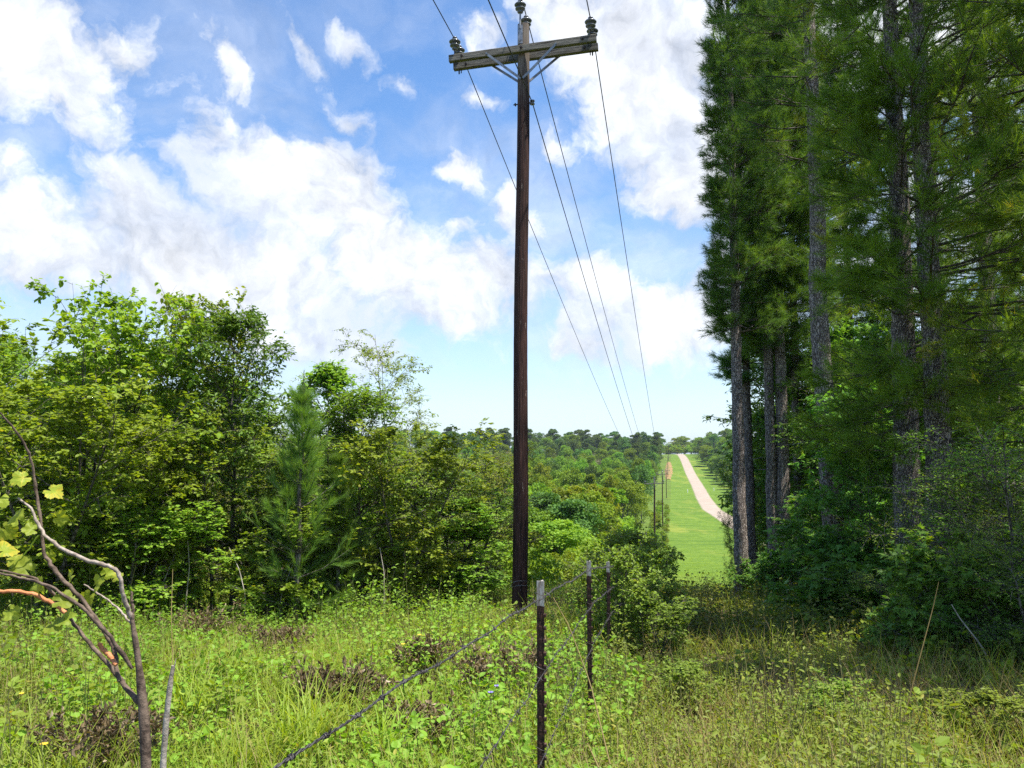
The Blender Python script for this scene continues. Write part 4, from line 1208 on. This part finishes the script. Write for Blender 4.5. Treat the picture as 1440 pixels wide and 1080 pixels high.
# brush along the line
for y in list(np.arange(24, 110, 3.4)) + list(np.arange(110, 250, 6)):
    for side in (-1, 1):
        if y < 75 and side > 0: continue
        x = float(line_x(y)) + (rng.uniform(-2.6, -.6) if side < 0 else rng.uniform(.2, 1.2))
        me, H0, R0 = FARV['low_bush']
        h = rng.uniform(.9, 2.2) if side < 0 else rng.uniform(.7, 1.3)
        far('low_bush', x, y + rng.uniform(-1, 1), h, h * .72, ('taller' if h > 1.5 else 'low') + ' yellow green bush ' + ('left of' if side < 0 else 'right of') + ' the line ' + ('between big pole and second pole' if y < 60 else 'just before the second pole' if y < 108 else 'beyond the second pole' if y < 190 else 'beyond the third pole'), 'bush', 'bushes under the power line', rng.uniform(0, 6), 'bush')

# red earth bank beside the line near the crest
def earth_bank():
    g = Geo()
    n_, m_ = 24, 10
    yy = np.linspace(395, 500, n_); q = np.linspace(-1, 1, m_)
    X = line_x(yy)[:, None] + .2 + q[None] * (1.0 + 1.2 * np.sin(np.linspace(.15, 3.0, n_)) * (1 + .35 * np.sin(np.arange(n_) * 1.9)))[:, None]; Y = np.repeat(yy[:, None], m_, 1)
    Z = ground_z(X, Y) + .15 + .5 * (1 - q[None] ** 2) * np.sin(np.linspace(.1, 3.04, n_))[:, None] - .25 * (np.abs(q[None]) > .95)
    i = np.arange(n_ - 1)[:, None] * m_ + np.arange(m_ - 1)[None]
    g.add(np.stack([X, Y, Z], -1).reshape(-1, 3), np.stack([i, i + 1, i + m_ + 1, i + m_], -1).reshape(-1, 4), 0, .5, True)
    tag(g.build('earth_bank', plain_mat('red_earth', (.10, .15, .03), (.40, .19, .09), .45, .95)), 'bare orange red earth bank beside the poles below the crest', 'earth bank', kind='structure')


earth_bank()

# white marker posts by the road
M['white'] = plain_mat('white_paint', (.7, .7, .68), (.8, .8, .78), 5, .6)
for (px, py, d, lab) in ((967, 694, 325, 'small white marker post in the mown grass left of the road'), (1004, 691, 330, 'small white marker post right of the road')):
    v = pt(px, py, d); x = float(v[0])
    g = Geo(); zb = float(ground_z(x, d))
    polyline_tube(g, [(0, 0, -.2), (0, 0, 1.25), (0, 0, 1.32)], [.10, .10, .06], 10)
    tag(g.build('marker_post', M['white'], None, (x, d, zb)), lab, 'marker post', 'white marker posts by the road')

# ------------------------------------------------------------------ ground cover (stuff)
rng = np.random.default_rng(7)


def blade_template(seg=3):
    V, F = [], []
    for i in range(seg + 1):
        t = i / seg
        w = .5 * (1 - t ** 1.6) + .02
        V += [(-w, t, 0), (w, t, 0)]
    for i in range(seg): F.append([2 * i, 2 * i + 1, 2 * i + 3, 2 * i + 2])
    return np.array(V), np.array(F)


BLV, BLF = blade_template(4)


def blades(g, P, Az, Up, L, W, bend, tint, mat=0):
    """curved grass blades: start P, azimuth, rise 0..1, length, width, bend"""
    n = len(P); t = BLV[:, 1]
    h = np.stack([np.cos(Az), np.sin(Az), 0 * Az], -1)
    e0 = Up[:, None]; ang = e0 - bend[:, None] * t[None]        # local elevation along the blade
    k = 5; ts = np.linspace(0, 1, k); ang5 = Up[:, None] - bend[:, None] * ts[None]
    dx = np.cumsum(np.concatenate([np.zeros((n, 1)), np.cos(ang5[:, :-1])], 1), 1) / (k - 1)
    dz = np.cumsum(np.concatenate([np.zeros((n, 1)), np.sin(ang5[:, :-1])], 1), 1) / (k - 1)
    C = P[:, None] + (h[:, None] * dx[..., None] + np.array([0, 0, 1.]) * dz[..., None]) * L[:, None, None]
    sd = np.stack([-np.sin(Az), np.cos(Az), 0 * Az], -1)
    wv = (BLV[::2, 0] * -1)[None, :] * W[:, None]
    Vl = C - sd[:, None] * wv[..., None]; Vr = C + sd[:, None] * wv[..., None]
    V = np.stack([Vl, Vr], 2).reshape(n, -1, 3)
    F = (BLF[None] + (np.arange(n) * V.shape[1])[:, None, None]).reshape(-1, 4)
    g.add(V.reshape(-1, 3), F, mat, np.repeat(tint, V.shape[1]))


def spots(n, d0, d1, power=1.0, fan=.78, extra=1.2):
    """points on the ground, thicker near the camera; the strip widens with distance"""
    u = rng.uniform(0, 1, n)
    d = d0 * (d1 / d0) ** (u ** power)
    x = rng.uniform(-1, 1, n) * (fan * d + extra)
    return x, d


def patch(x, y, sc, seed):
    """smooth random field 0..1"""
    r = np.random.default_rng(seed); v = 0
    for i in range(6):
        a, b, c = r.uniform(-1, 1, 3); f = sc * (1 + i * .6)
        v = v + np.sin((x * a + y * b) * f + c * 9) / (1 + i * .5)
    return np.clip(.5 + v * .2, 0, 1)


def in_wood(x, y):
    """how deep under the pines on the right (metres)"""
    return x - (line_x(y) + 4.6)


DEAD = [(470, 962, 6.2, .50, .26, 'wide dead brown shrub among the tall grass left of the fence'),
        (698, 922, 7.2, .55, .36, 'tallest dead brown shrub with curled grey leaves left of the nearest post'),
        (598, 912, 8.2, .40, .24, 'small dead brown shrub between the two larger ones'),
        (150, 1045, 4.6, .42, .24, 'dead brown shrub behind the sapling stem'),
        (390, 880, 9.4, .40, .20, 'dead brown shrub in the middle of the left meadow'),
        (275, 850, 11.8, .9, .25, 'dull brown brush at the foot of the left wood'),
        (600, 985, 5.4, .25, .16, 'smallest dead brown tuft below the barbed wire')]


def grass_cover():
    # fine grass
    g = Geo(); n = 11000
    x, y = spots(n, 2.6, 60, .95)
    wd = in_wood(x, y)
    keep = (rng.uniform(0, 1, n) < np.where(x < fence_x(y), 1.0, .5)) & (wd < 1.5) & ~((x > line_x(y) + 1.2) & (y > 29)) & (patch(x, y, 1.9, 5) > .33)
    x, y = x[keep], y[keep]; n = len(x); per = 9
    k = np.repeat(np.arange(n), per)
    sz = (1 + y[k] / 45) * rng.uniform(.6, 1.25, n)[k]
    pxy = np.stack([x[k] + rng.normal(0, .05, len(k)) * sz, y[k] + rng.normal(0, .05, len(k)) * sz], -1)
    P = np.concatenate([pxy, ground_z(pxy[:, 0], pxy[:, 1])[:, None] - .02], -1)
    tn = patch(x, y, .8, 3)[k] * .8 + rng.normal(.12, .2, len(k))
    blades(g, P, rng.uniform(0, 6.28, len(k)), R(1) * rng.uniform(55, 88, len(k)), .36 * sz * rng.uniform(.6, 1.2, len(k)), .0042 * sz, rng.uniform(.3, 1.7, len(k)), np.clip(tn, 0, 1))
    tag(g.build('meadow_grass', M['grass']), 'tall uncut yellow green grass of the foreground meadow', 'grass', kind='stuff')
    # dry straw
    g = Geo(); n = 6500
    x, y = spots(n, 2.6, 30, .9)
    keep = (in_wood(x, y) < 2) & ((patch(x, y, 1.1, 9) > .5) | (rng.uniform(0, 1, n) < .25))
    x, y = x[keep], y[keep]; n = len(x); k = np.repeat(np.arange(n), 6)
    pxy = np.stack([x[k] + rng.normal(0, .06, len(k)), y[k] + rng.normal(0, .06, len(k))], -1)
    P = np.concatenate([pxy, ground_z(pxy[:, 0], pxy[:, 1])[:, None]], -1)
    blades(g, P, rng.uniform(0, 6.28, len(k)), R(1) * rng.uniform(35, 88, len(k)), rng.uniform(.2, .6, len(k)), .0028 * (1 + P[:, 1] / 30), rng.uniform(.2, 1.6, len(k)), rng.uniform(0, 1, len(k)))
    n = 2600; x, y = spots(n, 2.6, 18, .9); kp = (x > fence_x(y)) & (in_wood(x, y) < 2.5); x, y = x[kp], y[kp]; n = len(x); k = np.repeat(np.arange(n), 8)
    pxy = np.stack([x[k] + rng.normal(0, .07, len(k)), y[k] + rng.normal(0, .07, len(k))], -1)
    P = np.concatenate([pxy, ground_z(pxy[:, 0], pxy[:, 1])[:, None]], -1)
    blades(g, P, rng.uniform(0, 6.28, len(k)), R(1) * rng.uniform(20, 80, len(k)), rng.uniform(.15, .5, len(k)), .003 * (1 + P[:, 1] / 30), rng.uniform(.2, 1.6, len(k)), rng.uniform(0, .8, len(k)))
    tag(g.build('dry_grass', M['dry']), 'straw coloured dry grass stems mixed through the meadow', 'grass', kind='stuff')
    # short clumps on the mown verge
    g = Geo(); n = 9000
    y = 28 * (150 / 28) ** rng.uniform(0, 1, n); y = y[rng.uniform(0, 1, n) > (y - 28) / 125]; n = len(y); x = line_x(y) + 1.8 + rng.uniform(0, 1, n) ** 1.2 * 16
    k = np.repeat(np.arange(n), 7)
    s = (y[k] / 70) ** .8
    pxy = np.stack([x[k] + rng.normal(0, .12, len(k)) * s, y[k] + rng.normal(0, .12, len(k)) * s], -1)
    P = np.concatenate([pxy, ground_z(pxy[:, 0], pxy[:, 1])[:, None] - .02], -1)
    blades(g, P, rng.uniform(0, 6.28, len(k)), R(1) * rng.uniform(50, 85, len(k)), .16 * s * rng.uniform(.6, 1.3, len(k)), .014 * s, rng.uniform(.3, 1.2, len(k)), np.clip(patch(x, y, .3, 2)[k] * .5 + rng.normal(.25, .1, len(k)), 0, 1))
    tag(g.build('verge_grass', M['grass']), 'short bright grass of the mown verge beside the road', 'grass', kind='stuff')


BARE = [(pt(1010, 960, 5.8), .7, .4), (pt(950, 880, 9.0), .7, .7), (pt(1290, 960, 6.2), .9, .5), (pt(1080, 1050, 4.3), .5, .3), (pt(1200, 925, 7.0), 1.0, .9), (pt(1400, 1050, 4.6), .5, .35), (pt(1150, 870, 9.5), 1.2, .6), (pt(800, 985, 5.0), .28, .35)]


def bare(x, y):
    k = np.zeros(np.shape(x), bool)
    for c, a, b in BARE: k |= ((x - c[0]) / a) ** 2 + ((y - c[1]) / b) ** 2 < 1
    return k & (rng.uniform(0, 1, np.shape(x)) < .82)


def forbs(name, n, d0, d1, cond, mat, label, h=.34, leaf=.035, nl=14, shape=LEAF_OVAL, power=1.0):
    g = Geo()
    x, y = spots(n, d0, d1, power)
    kp = cond(x, y) & ~bare(x, y); x, y = x[kp], y[kp]; n = len(x)
    z = ground_z(x, y)
    grow_ = (1 + y / 45) * rng.uniform(.5, 1.35, n)
    H = h * grow_ * (.30 + 1.3 * patch(x, y, 2.3, 21) ** 1.6)
    base = np.stack([x, y, z - .02], -1)
    az = rng.uniform(0, 6.28, n); lean = rng.uniform(0, .4, n)
    top = base + np.stack([np.cos(az) * lean * H, np.sin(az) * lean * H, H], -1)
    Ls = np.stack([base, (base + top) / 2 + rng.normal(0, .012, (n, 3)), top], 1)
    g.add(*tubes(Ls, np.tile(np.array([.0026, .002, .0011]), (n, 1)) * grow_[:, None], 3), 1, .5)
    k = np.repeat(np.arange(n), nl)
    t = rng.uniform(.12, 1.02, len(k))
    P, _ = interp_on(Ls, k, t)
    a = rng.uniform(0, 6.28, len(k)); out = np.stack([np.cos(a), np.sin(a), rng.uniform(-.25, .7, len(k))], -1)
    rr = H[k] * .42 * rng.uniform(0, 1, len(k)) * (1.1 - t * .6)
    P = P + out * rr[:, None] * .6
    D = nrm(out + rng.normal(0, .3, out.shape)); Nn = nrm(np.array([0, 0, 1.]) + rng.normal(0, .45, out.shape))
    tn = patch(x, y, 1.2, 33)[k] * .75 + rng.normal(.12, .2, len(k))
    scatter(g, *shape, P, frames(D, Nn), leaf * grow_[k] * rng.uniform(.6, 1.3, len(k)), 0, np.clip(tn, 0, 1))
    tag(g.build(name, [mat, M['stemgreen']]), label, 'weeds', kind='stuff')


grass_cover()
left_ok = lambda x, y: (x < fence_x(y) + .3) & ~((x > line_x(y) + 1.2) & (y > 29))
forbs('meadow_weeds', 17000, 2.7, 50, lambda x, y: left_ok(x, y) & (patch(x, y, 1.2, 44) > .3), M['weed'], 'bright green leafy weeds of the meadow left of the fence', .31, .033, 14, LEAF_BROAD)
forbs('olive_weeds', 6000, 2.7, 40, lambda x, y: left_ok(x, y) & (patch(x, y, 1.7, 61) > .42), M['brush'], 'olive darker weeds scattered in the meadow left of the fence', .34, .026, 16, LEAF_OVAL)
forbs('dark_weeds', 6500, 2.7, 40, lambda x, y: (in_wood(x, y) < 2) & ~((x > line_x(y) + 1.2) & (y > 27)) & (patch(x, y, 1.4, 71) > .5), M['mid'], 'dark green leafy weeds in clumps all over the clearing', .30, .040, 12, LEAF_BROAD)
forbs('low_weeds', 9000, 2.7, 22, lambda x, y: (in_wood(x, y) < 2.5), M['weed'], 'low broad leaved weeds near the ground', .14, .032, 9, LEAF_BROAD)
BR = lambda x, y: (x > fence_x(y) - .2) & (in_wood(x, y) < 1.2) & ~((x > line_x(y) + 1.2) & (y > 27))
forbs('brush_weeds', 15000, 2.7, 9.5, BR, M['brush'], 'olive brown knee high brush right of the fence', .30, .024, 18, LEAF_OVAL)
forbs('brush_weeds', 14000, 9, 42, lambda x, y: (x > fence_x(y) - .2) & (in_wood(x, y) < 1.2) & ~((x > line_x(y) + 1.2) & (y > 27)), M['brush'], 'olive brush farther along the clearing right of the fence', .36, .034, 17, LEAF_CARD)
forbs('wood_edge_weeds', 3600, 3.2, 26, lambda x, y: (in_wood(x, y) > -.5) & (in_wood(x, y) < 8), M['mid'], 'shaded weeds along the foot of the right pines', .30, .045, 14, LEAF_BROAD)
forbs('left_edge_weeds', 5000, 11, 24, lambda x, y: (x < -.5) & (y > 11.5), M['weed'], 'leafy undergrowth along the foot of the left wood', .50, .042, 18, LEAF_OVAL, .8)


# leaf litter under the pines
def litter():
    g = Geo(); n = 16000
    x, y = spots(n, 3, 26, 1.0)
    kp = (in_wood(x, y) > -1.6) | (bare(x, y)); x, y = x[kp], y[kp]; n = len(x)
    P = np.stack([x, y, ground_z(x, y) + .01], -1)
    D = rng.normal(0, 1, (n, 3)); D[:, 2] *= .2
    scatter(g, *LEAF_OVAL, P, frames(nrm(D), nrm(np.array([0, 0, 1.]) + rng.normal(0, .25, (n, 3)))), rng.uniform(.04, .09, n), 0, rng.uniform(.3, 1, n))
    tag(g.build('leaf_litter', M['dead']), 'brown fallen leaves and needles under the right pines', 'leaf litter', kind='stuff')


litter()


# dead brown shrubs
def dead_shrub(px, py, d, wide, high, label, seed):
    v = pt(px, py, d); x = float(v[0]); z = float(ground_z(x, d))
    r = np.random.default_rng(seed)
    H = high + .14
    root = bpy.data.objects.new('dead_shrub', None); scn.collection.objects.link(root); root.location = (x, d, z)
    tag(root, label, 'dead shrub', 'dead brown shrubs in the meadow')
    w = Geo(); n = 34
    a = r.uniform(0, 6.28, n); out = r.uniform(.1, 1, n)
    dd = nrm(np.stack([np.cos(a) * out * wide / H, np.sin(a) * out * wide / H, np.ones(n)], -1))
    L = H * r.uniform(.75, 1.15, n) / np.maximum(dd[:, 2], .5) * .9
    P = grow(r, np.zeros((n, 3)), dd, L, 5, -.1, .15)
    w.add(*tubes(P, np.tile(np.linspace(.005, .002, 5), (n, 1)), 4), 0, .5, True)
    q, d2, l2, i1, _ = sprout(r, P, L, 7, .35, 1, (25, 70), (.2, .4), .8)
    P2 = grow(r, q, d2, l2, 3, 0, .1)
    w.add(*tubes(P2, np.full((len(P2), 3), .0017), 3), 0, .5, True)
    w.build('stems', M['twig'], root).name = 'stem'
    lv = Geo(); k = np.repeat(np.arange(len(P2)), 6)
    q, tn = interp_on(P2, k, r.uniform(.1, 1, len(k)))
    D = nrm(tn + r.normal(0, .8, q.shape))
    curl = (LEAF_OVAL[0] * np.array([1, 1, 3.5]), LEAF_OVAL[1])
    scatter(lv, *curl, q, frames(D, nrm(r.normal(0, 1, q.shape))), r.uniform(.018, .042, len(k)) * (1 + d * .03), 0, r.uniform(0, 1, len(k)))
    lv.build('foliage', M['dead'], root)


for i, (px, py, d, w_, h_, lab) in enumerate(DEAD):
    dead_shrub(px, py, d, w_, h_, lab, 60 + i)


# broad bladed grass clumps
def grass_clump(px, d, n, L, label, seed, W=.011):
    v = pt(px, 640, d); x = float(v[0]); z = float(ground_z(x, d))
    global rng
    r = np.random.default_rng(seed)
    g = Geo()
    P = np.stack([r.normal(0, .08, n), r.normal(0, .08, n), np.zeros(n)], -1)
    blades(g, P, r.uniform(0, 6.28, n), R(1) * r.uniform(60, 88, n), L * r.uniform(.55, 1.15, n), np.full(n, W), r.uniform(.6, 2.3, n), r.uniform(.2, .8, n))
    tag(g.build('grass_clump', M['grass'], None, (x, d, z)), label, 'grass clump', 'broad bladed grass clumps in the meadow')


for i, a in enumerate([(425, 5.0, 130, .62, 'largest clump of broad arching grass below the wide dead shrub'), (465, 5.4, 90, .58, 'broad grass clump just right of the largest one'),
                       (545, 5.1, 80, .50, 'broad grass clump beside the sloping top wire'), (590, 6.0, 60, .5, 'broad grass clump under the tallest dead shrub'),
                       (345, 4.6, 70, .5, 'broad grass clump with a fallen red leaf, by the bottom'), (30, 4.4, 90, .5, 'pale grass clump in the lower left corner'),
                       (110, 4.3, 80, .48, 'pale grass clump before the sapling stem'), (1090, 4.3, 70, .42, 'grass clump in the brush right of the fence'),
                       (290, 5.8, 70, .62, 'tall grass clump behind the broken stub')]):
    grass_clump(*a, seed=200 + i)


# single dry stalks
def stalk(pts, label, rad=.0035, side=True, mat='dry'):
    g = Geo(); P = np.array(pts)
    base = P[0].copy()
    t = np.linspace(0, 1, 14); k = np.linspace(0, 1, len(P))
    Q = np.stack([np.interp(t, k, P[:, c]) for c in range(3)], -1) - base
    polyline_tube(g, Q, np.linspace(rad, rad * .45, 14), 6)
    tag(g.build('dry_stalk', M[mat], None, tuple(base)), label, 'dry stalk', 'single dry stalks standing out of the weeds')


stalk([pt(1270, 1015, 5.0), pt(1292, 930, 5.05), pt(1312, 855, 5.1), pt(1320, 818, 5.1)], 'long pale leaning grass stalk before the right wood', .0042)
stalk([pt(858, 1075, 4.0), pt(830, 960, 4.3), pt(800, 880, 4.5), pt(778, 840, 4.6)], 'long straw coloured stalk leaning between the first two posts', .0042)
stalk([pt(842, 1080, 3.9), pt(826, 1045, 4.0)], 'short broken straw stalk at the bottom between the posts', .005)
stalk([pt(243, 960, 5.4), pt(241, 860, 5.6), pt(243, 800, 5.8)], 'thin pale stalk rising behind the broken stub', .003)
stalk([pt(1386, 970, 7.2), pt(1392, 930, 7.3), pt(1378, 905, 7.3), pt(1350, 870, 7.4), pt(1338, 850, 7.4)], 'bent pale dead branch in the shaded weeds of the right wood', .009, mat='pale_twig')
for i, (a, b, lab) in enumerate([((540, 845, 14.2), (534, 770, 14.4), 'thin pale dead sapling stem below the low mid green tree'), ((395, 840, 14), (425, 740, 14.4), 'leaning pale dead stem behind the young pine foot'),
                                 ((225, 830, 13.4), (260, 735, 13.6), 'leaning pale dead stem in the dark of the left wood'), ((262, 840, 13.4), (264, 760, 13.4), 'upright pale dead stem in the dark of the left wood'),
                                 ((200, 820, 13.6), (212, 720, 13.7), 'grey slim stem under the light green trees'), ((345, 838, 13.5), (322, 770, 13.7), 'short leaning dead stem left of the young pine')]):
    p0, p1 = pt(*a), pt(*b); mid_ = (p0 + p1) / 2 + np.array([.04, 0, .02])
    stalk([p0 - np.array([0, 0, .3]), p0, mid_, p1], lab, .012, mat='pale_twig')

# ------------------------------------------------------------------ vine covered sapling close to the camera on the left
def sapling():
    root = bpy.data.objects.new('sapling', None); scn.collection.objects.link(root)
    D0 = 1.35
    base = pt(207, 1260, D0); base[2] = ground_z(base[0], base[1]) - .05
    root.location = tuple(base)
    tag(root, 'bare twiggy sapling with yellowing lobed leaves close by on the left', 'sapling')
    def line(pts, r, mat, name, k=8):
        P = np.array([pt(a, b, D0 + (c if len(q) > 2 else 0)) if (c := (q[2] if len(q) > 2 else 0)) is not None else 0 for q in pts for a, b in [q[:2]]]) - base
        kk = np.linspace(0, 1, len(P)); tt = np.linspace(0, 1, len(P) * 5)
        # smooth the path
        Q = np.stack([np.interp(tt, kk, P[:, c]) for c in range(3)], -1)
        for _ in range(3): Q[1:-1] = (Q[:-2] + 2 * Q[1:-1] + Q[2:]) / 4
        Q[1:-1] += np.random.default_rng(len(Q)).normal(0, .0007, Q[1:-1].shape)
        rr_ = np.interp(tt, np.linspace(0, 1, len(r)), r) * .8
        rs = np.random.default_rng(len(P) * 7 + int(abs(P[0, 0]) * 1000))
        rr_ = rr_ * (1 + rs.normal(0, .05, len(rr_))) * (1 + .22 * (np.random.default_rng(len(rr_)).uniform(0, 1, len(rr_)) > .8))
        g = Geo(); polyline_tube(g, Q, rr_, k)
        return g.build(name, mat, root)
    br = plain_mat('grey_brown_stem', (.060, .038, .025), (.19, .135, .095), 60, .8, bump=.006)
    pale = plain_mat('pale_peeling_stem', (.20, .15, .11), (.42, .35, .28), 70, .75, bump=.003)
    orange = plain_mat('orange_stem', (.50, .17, .06), (.62, .26, .10), 50, .6)
    P0 = np.array([base * 0, pt(207, 1080, D0) - base, pt(202, 1000, D0) - base, pt(195, 930, D0) - base, pt(184, 860, D0) - base])
    g = Geo(); tt = np.linspace(0, 1, 30); kk = np.array([0, .45, .65, .82, 1])
    Q = np.stack([np.interp(tt, kk, P0[:, c]) for c in range(3)], -1)
    for _ in range(6): Q[1:-1] = (Q[:-2] + 2 * Q[1:-1] + Q[2:]) / 4
    polyline_tube(g, Q, np.interp(tt, [0, .5, .66, .84, 1], [.0105, .0088, .0076, .0048, .0032]) * (1 + np.random.default_rng(3).normal(0, .07, 30)), 12)
    g.build('trunk', br, root)
    line([(199, 990), (178, 968, .02), (150, 930, .04), (120, 900, .05), (95, 862, .05), (75, 835, .04), (50, 812, .03), (0, 802, 0)], [.0055, .0045, .0038, .003, .002], br, 'branch')
    line([(168, 958), (158, 905, .02), (140, 878, .03), (112, 838, .04), (85, 812, .04), (72, 795, .05), (60, 775, .06), (58, 740, .06), (52, 700, .07), (46, 650, .06), (28, 612, .04), (0, 580, .02)], [.0042, .0042, .004, .003, .0018], br, 'branch')
    line([(184, 868), (176, 845, -.01), (170, 820, -.02), (166, 802, -.02), (150, 795, -.02), (120, 788, 0), (80, 768, .03), (58, 748, .05), (45, 715, .05), (25, 700, .05)], [.0045, .004, .0042, .0035, .002], pale, 'branch')
    line([(186, 940), (150, 888, -.02), (130, 870, -.02), (112, 850, -.02), (72, 825, -.02), (40, 814, -.02), (0, 806, -.02)], [.004, .0035, .003, .002], br, 'branch')
    line([(92, 862, .03), (78, 850, .03), (50, 836, .02), (22, 832, .01), (-12, 831, 0)], [.0048, .0045, .004, .0035], orange, 'branch')
    line([(164, 935, -.008), (150, 918, .0), (138, 905, .0)], [.0042, .0050, .0035], orange, 'branch')
    line([(186, 880), (170, 858, .03), (150, 842, .05), (118, 822, .05)], [.0022, .002, .0015], pale, 'branch')
    line([(187, 870), (186, 850), (184, 832)], [.004, .003, .002], br, 'branch')
    line([(56, 752, .05), (30, 785, .04), (0, 815, .03)], [.002, .0015, .001], M['weed'], 'branch')
    # lobed leaves
    def lobed(c, size, az, tilt, tint, name='leaf'):
        r = np.random.default_rng(int(abs(c[0] * 1000 + c[2] * 77)))
        n_ = 44; V = [(0, 0, 0)]
        for i in range(n_):
            a = -R(165) + R(330) * i / (n_ - 1)
            rad = (.5 + .22 * abs(math.cos(a * 2.5)) ** .7 + .08 * math.cos(a)) * (1 + .06 * math.sin(i * 2.9) + r.normal(0, .03))
            V.append((math.sin(a) * rad, .12 + math.cos(a) * rad, 0))
        V = np.array(V) * size
        mid_ = V * .55; mid_[0] = 0
        for A in (V, mid_):
            A[:, 2] = .18 * np.abs(A[:, 0]) - .35 * A[:, 1] ** 2 / size + .07 * size * np.sin(A[:, 0] / size * 8 + c[0] * 30) * np.cos(A[:, 1] / size * 7)
        F3 = [[0, n_ + 1 + i, n_ + 2 + i] for i in range(n_ - 1)]
        F4 = [[n_ + 1 + i, 1 + i, 2 + i, n_ + 2 + i] for i in range(n_ - 1)]
        allV = np.concatenate([V[:1], V[1:], mid_[1:]])
        e = R(tilt); Rx = np.array([[1, 0, 0], [0, math.cos(e), -math.sin(e)], [0, math.sin(e), math.cos(e)]])
        allV = allV @ (rotz(az) @ Rx @ rotz(r.uniform(-2.6, 2.6))).T
        t = np.clip(tint + r.normal(0, .12, len(allV)) + (np.linalg.norm(allV, axis=1) / size - .4) * .25, 0, 1)
        g = Geo(); g.add(allV + c - base, F3, 0, t, True); g.add(allV + c - base, F4, 0, t, True)
        g.build(name, M['vine'], root)
    rs = np.random.default_rng(15)
    leaves_ = [(33, 672, .045, .9), (72, 690, .045, .95), (25, 730, .05, .6), (8, 745, .05, .8), (5, 775, .06, .97), (20, 790, .045, .9), (45, 745, .035, .4), (82, 728, .04, .75),
               (35, 800, .06, .35), (55, 830, .06, .3), (85, 845, .055, .35), (95, 870, .05, .35), (75, 878, .05, .3), (15, 860, .04, .5), (100, 810, .045, .55),
               (135, 822, .045, .6), (150, 806, .038, .85), (162, 812, .03, .75), (125, 838, .04, .5), (70, 780, .035, .55), (0, 700, .05, .7), (-15, 760, .07, .8)]
    for (a, b, s_, t_) in leaves_:
        lobed(pt(a, b, D0 + rs.uniform(-.06, .08)), s_ * .48, rs.uniform(-.9, .9), rs.uniform(35, 100), t_)


sapling()


def stub():
    root = bpy.data.objects.new('broken_stub', None); scn.collection.objects.link(root)
    b = pt(222, 1180, 1.75); b[2] = float(ground_z(b[0], b[1])) - .05
    root.location = tuple(b)
    tag(root, 'pale broken dead stub standing right of the twiggy sapling', 'dead stub')
    P = np.array([b * 0, pt(229, 1080, 1.75) - b, pt(234, 1010, 1.75) - b, pt(239, 965, 1.75) - b, pt(243, 936, 1.75) - b])
    tt = np.linspace(0, 1, 24); Q = np.stack([np.interp(tt, [0, .55, .75, .9, 1], P[:, c]) for c in range(3)], -1)
    g = Geo(); polyline_tube(g, Q, np.interp(tt, [0, .9, 1], [.0070, .0055, .003]) * (1 + np.random.default_rng(8).normal(0, .05, 24)), 10)
    g.build('stem', M['pale_twig'], root)
    s = Geo(); t_ = P[-1]; polyline_tube(s, [t_ - np.array([0, 0, .02]), t_ + np.array([.006, 0, .014])], [.003, .0006], 5)
    s.build('splinter', M['pale_twig'], root)


stub()


# flowers: few tiny ones
def flower(px, py, d, col, name, label, kinds):
    v = pt(px, py, d); z = float(ground_z(float(v[0]), d))
    root = bpy.data.objects.new(name, None); scn.collection.objects.link(root); root.location = (float(v[0]), d, z)
    tag(root, label, 'flower', 'small wildflowers in the meadow')
    h = float(v[2]) - z
    g = Geo(); polyline_tube(g, [(0, 0, 0), (.01, 0, h * .5), (0, 0, h)], [.002, .0018, .0014], 5); g.build('stem', M['weed'], root)
    g = Geo(); n_ = 7
    for i in range(n_):
        a = i * 2 * math.pi / n_
        D = np.array([[math.cos(a), math.sin(a), .35]])
        scatter(g, *LEAF_OVAL, np.array([[0, 0, h]]), frames(nrm(D), np.array([[0, -.5, 1.]])), np.array([.022]), 0, .5)
    g.build('petal', kinds, root)


yel = plain_mat('yellow_petal', (.75, .50, .02), (.85, .60, .04), 20, .6)
pur = plain_mat('violet_petal', (.22, .16, .60), (.32, .25, .75), 20, .6)
for px, py, d, m_, lab in ((567, 906, 7.6, yel, 'yellow wildflower beside the small dead shrub'), (590, 893, 8.0, yel, 'smaller yellow wildflower above the small dead shrub'), (690, 974, 5.6, pur, 'violet wildflower below the tallest dead shrub'),
                           (699, 965, 5.7, pur, 'second violet wildflower, a little higher beside the first'), (62, 1047, 4.3, yel, 'yellow wildflower near the lower left corner'), (29, 976, 5.2, yel, 'yellow wildflower behind the sapling branches')):
    flower(px, py, d, None, 'wildflower', lab, m_)
print('far trees', nfar, 'second row', cnt)

# ------------------------------------------------------------------ haze
HAZE = 1
if HAZE:
    g = Geo()
    x0, x1, y0, y1, z0, z1 = -2600, 2600, -500, 3700, -40, 45
    V = [(x, y, z) for x in (x0, x1) for y in (y0, y1) for z in (z0, z1)]
    g.add(V, [[0, 1, 3, 2], [4, 6, 7, 5], [0, 4, 5, 1], [2, 3, 7, 6], [0, 2, 6, 4], [1, 5, 7, 3]])
    m = bpy.data.materials.new('haze_air'); m.use_nodes = True; m.node_tree.nodes.clear(); n = NT(m.node_tree)
    pv = n.n('ShaderNodeVolumePrincipled', {'Color': (.72, .84, 1.0, 1), 'Density': .00011, 'Anisotropy': .3})
    n.n('ShaderNodeOutputMaterial', {'Volume': pv.outputs[0]})
    hz = g.build('haze', m); tag(hz, 'thin bluish summer haze over the far slope', 'haze', kind='stuff')
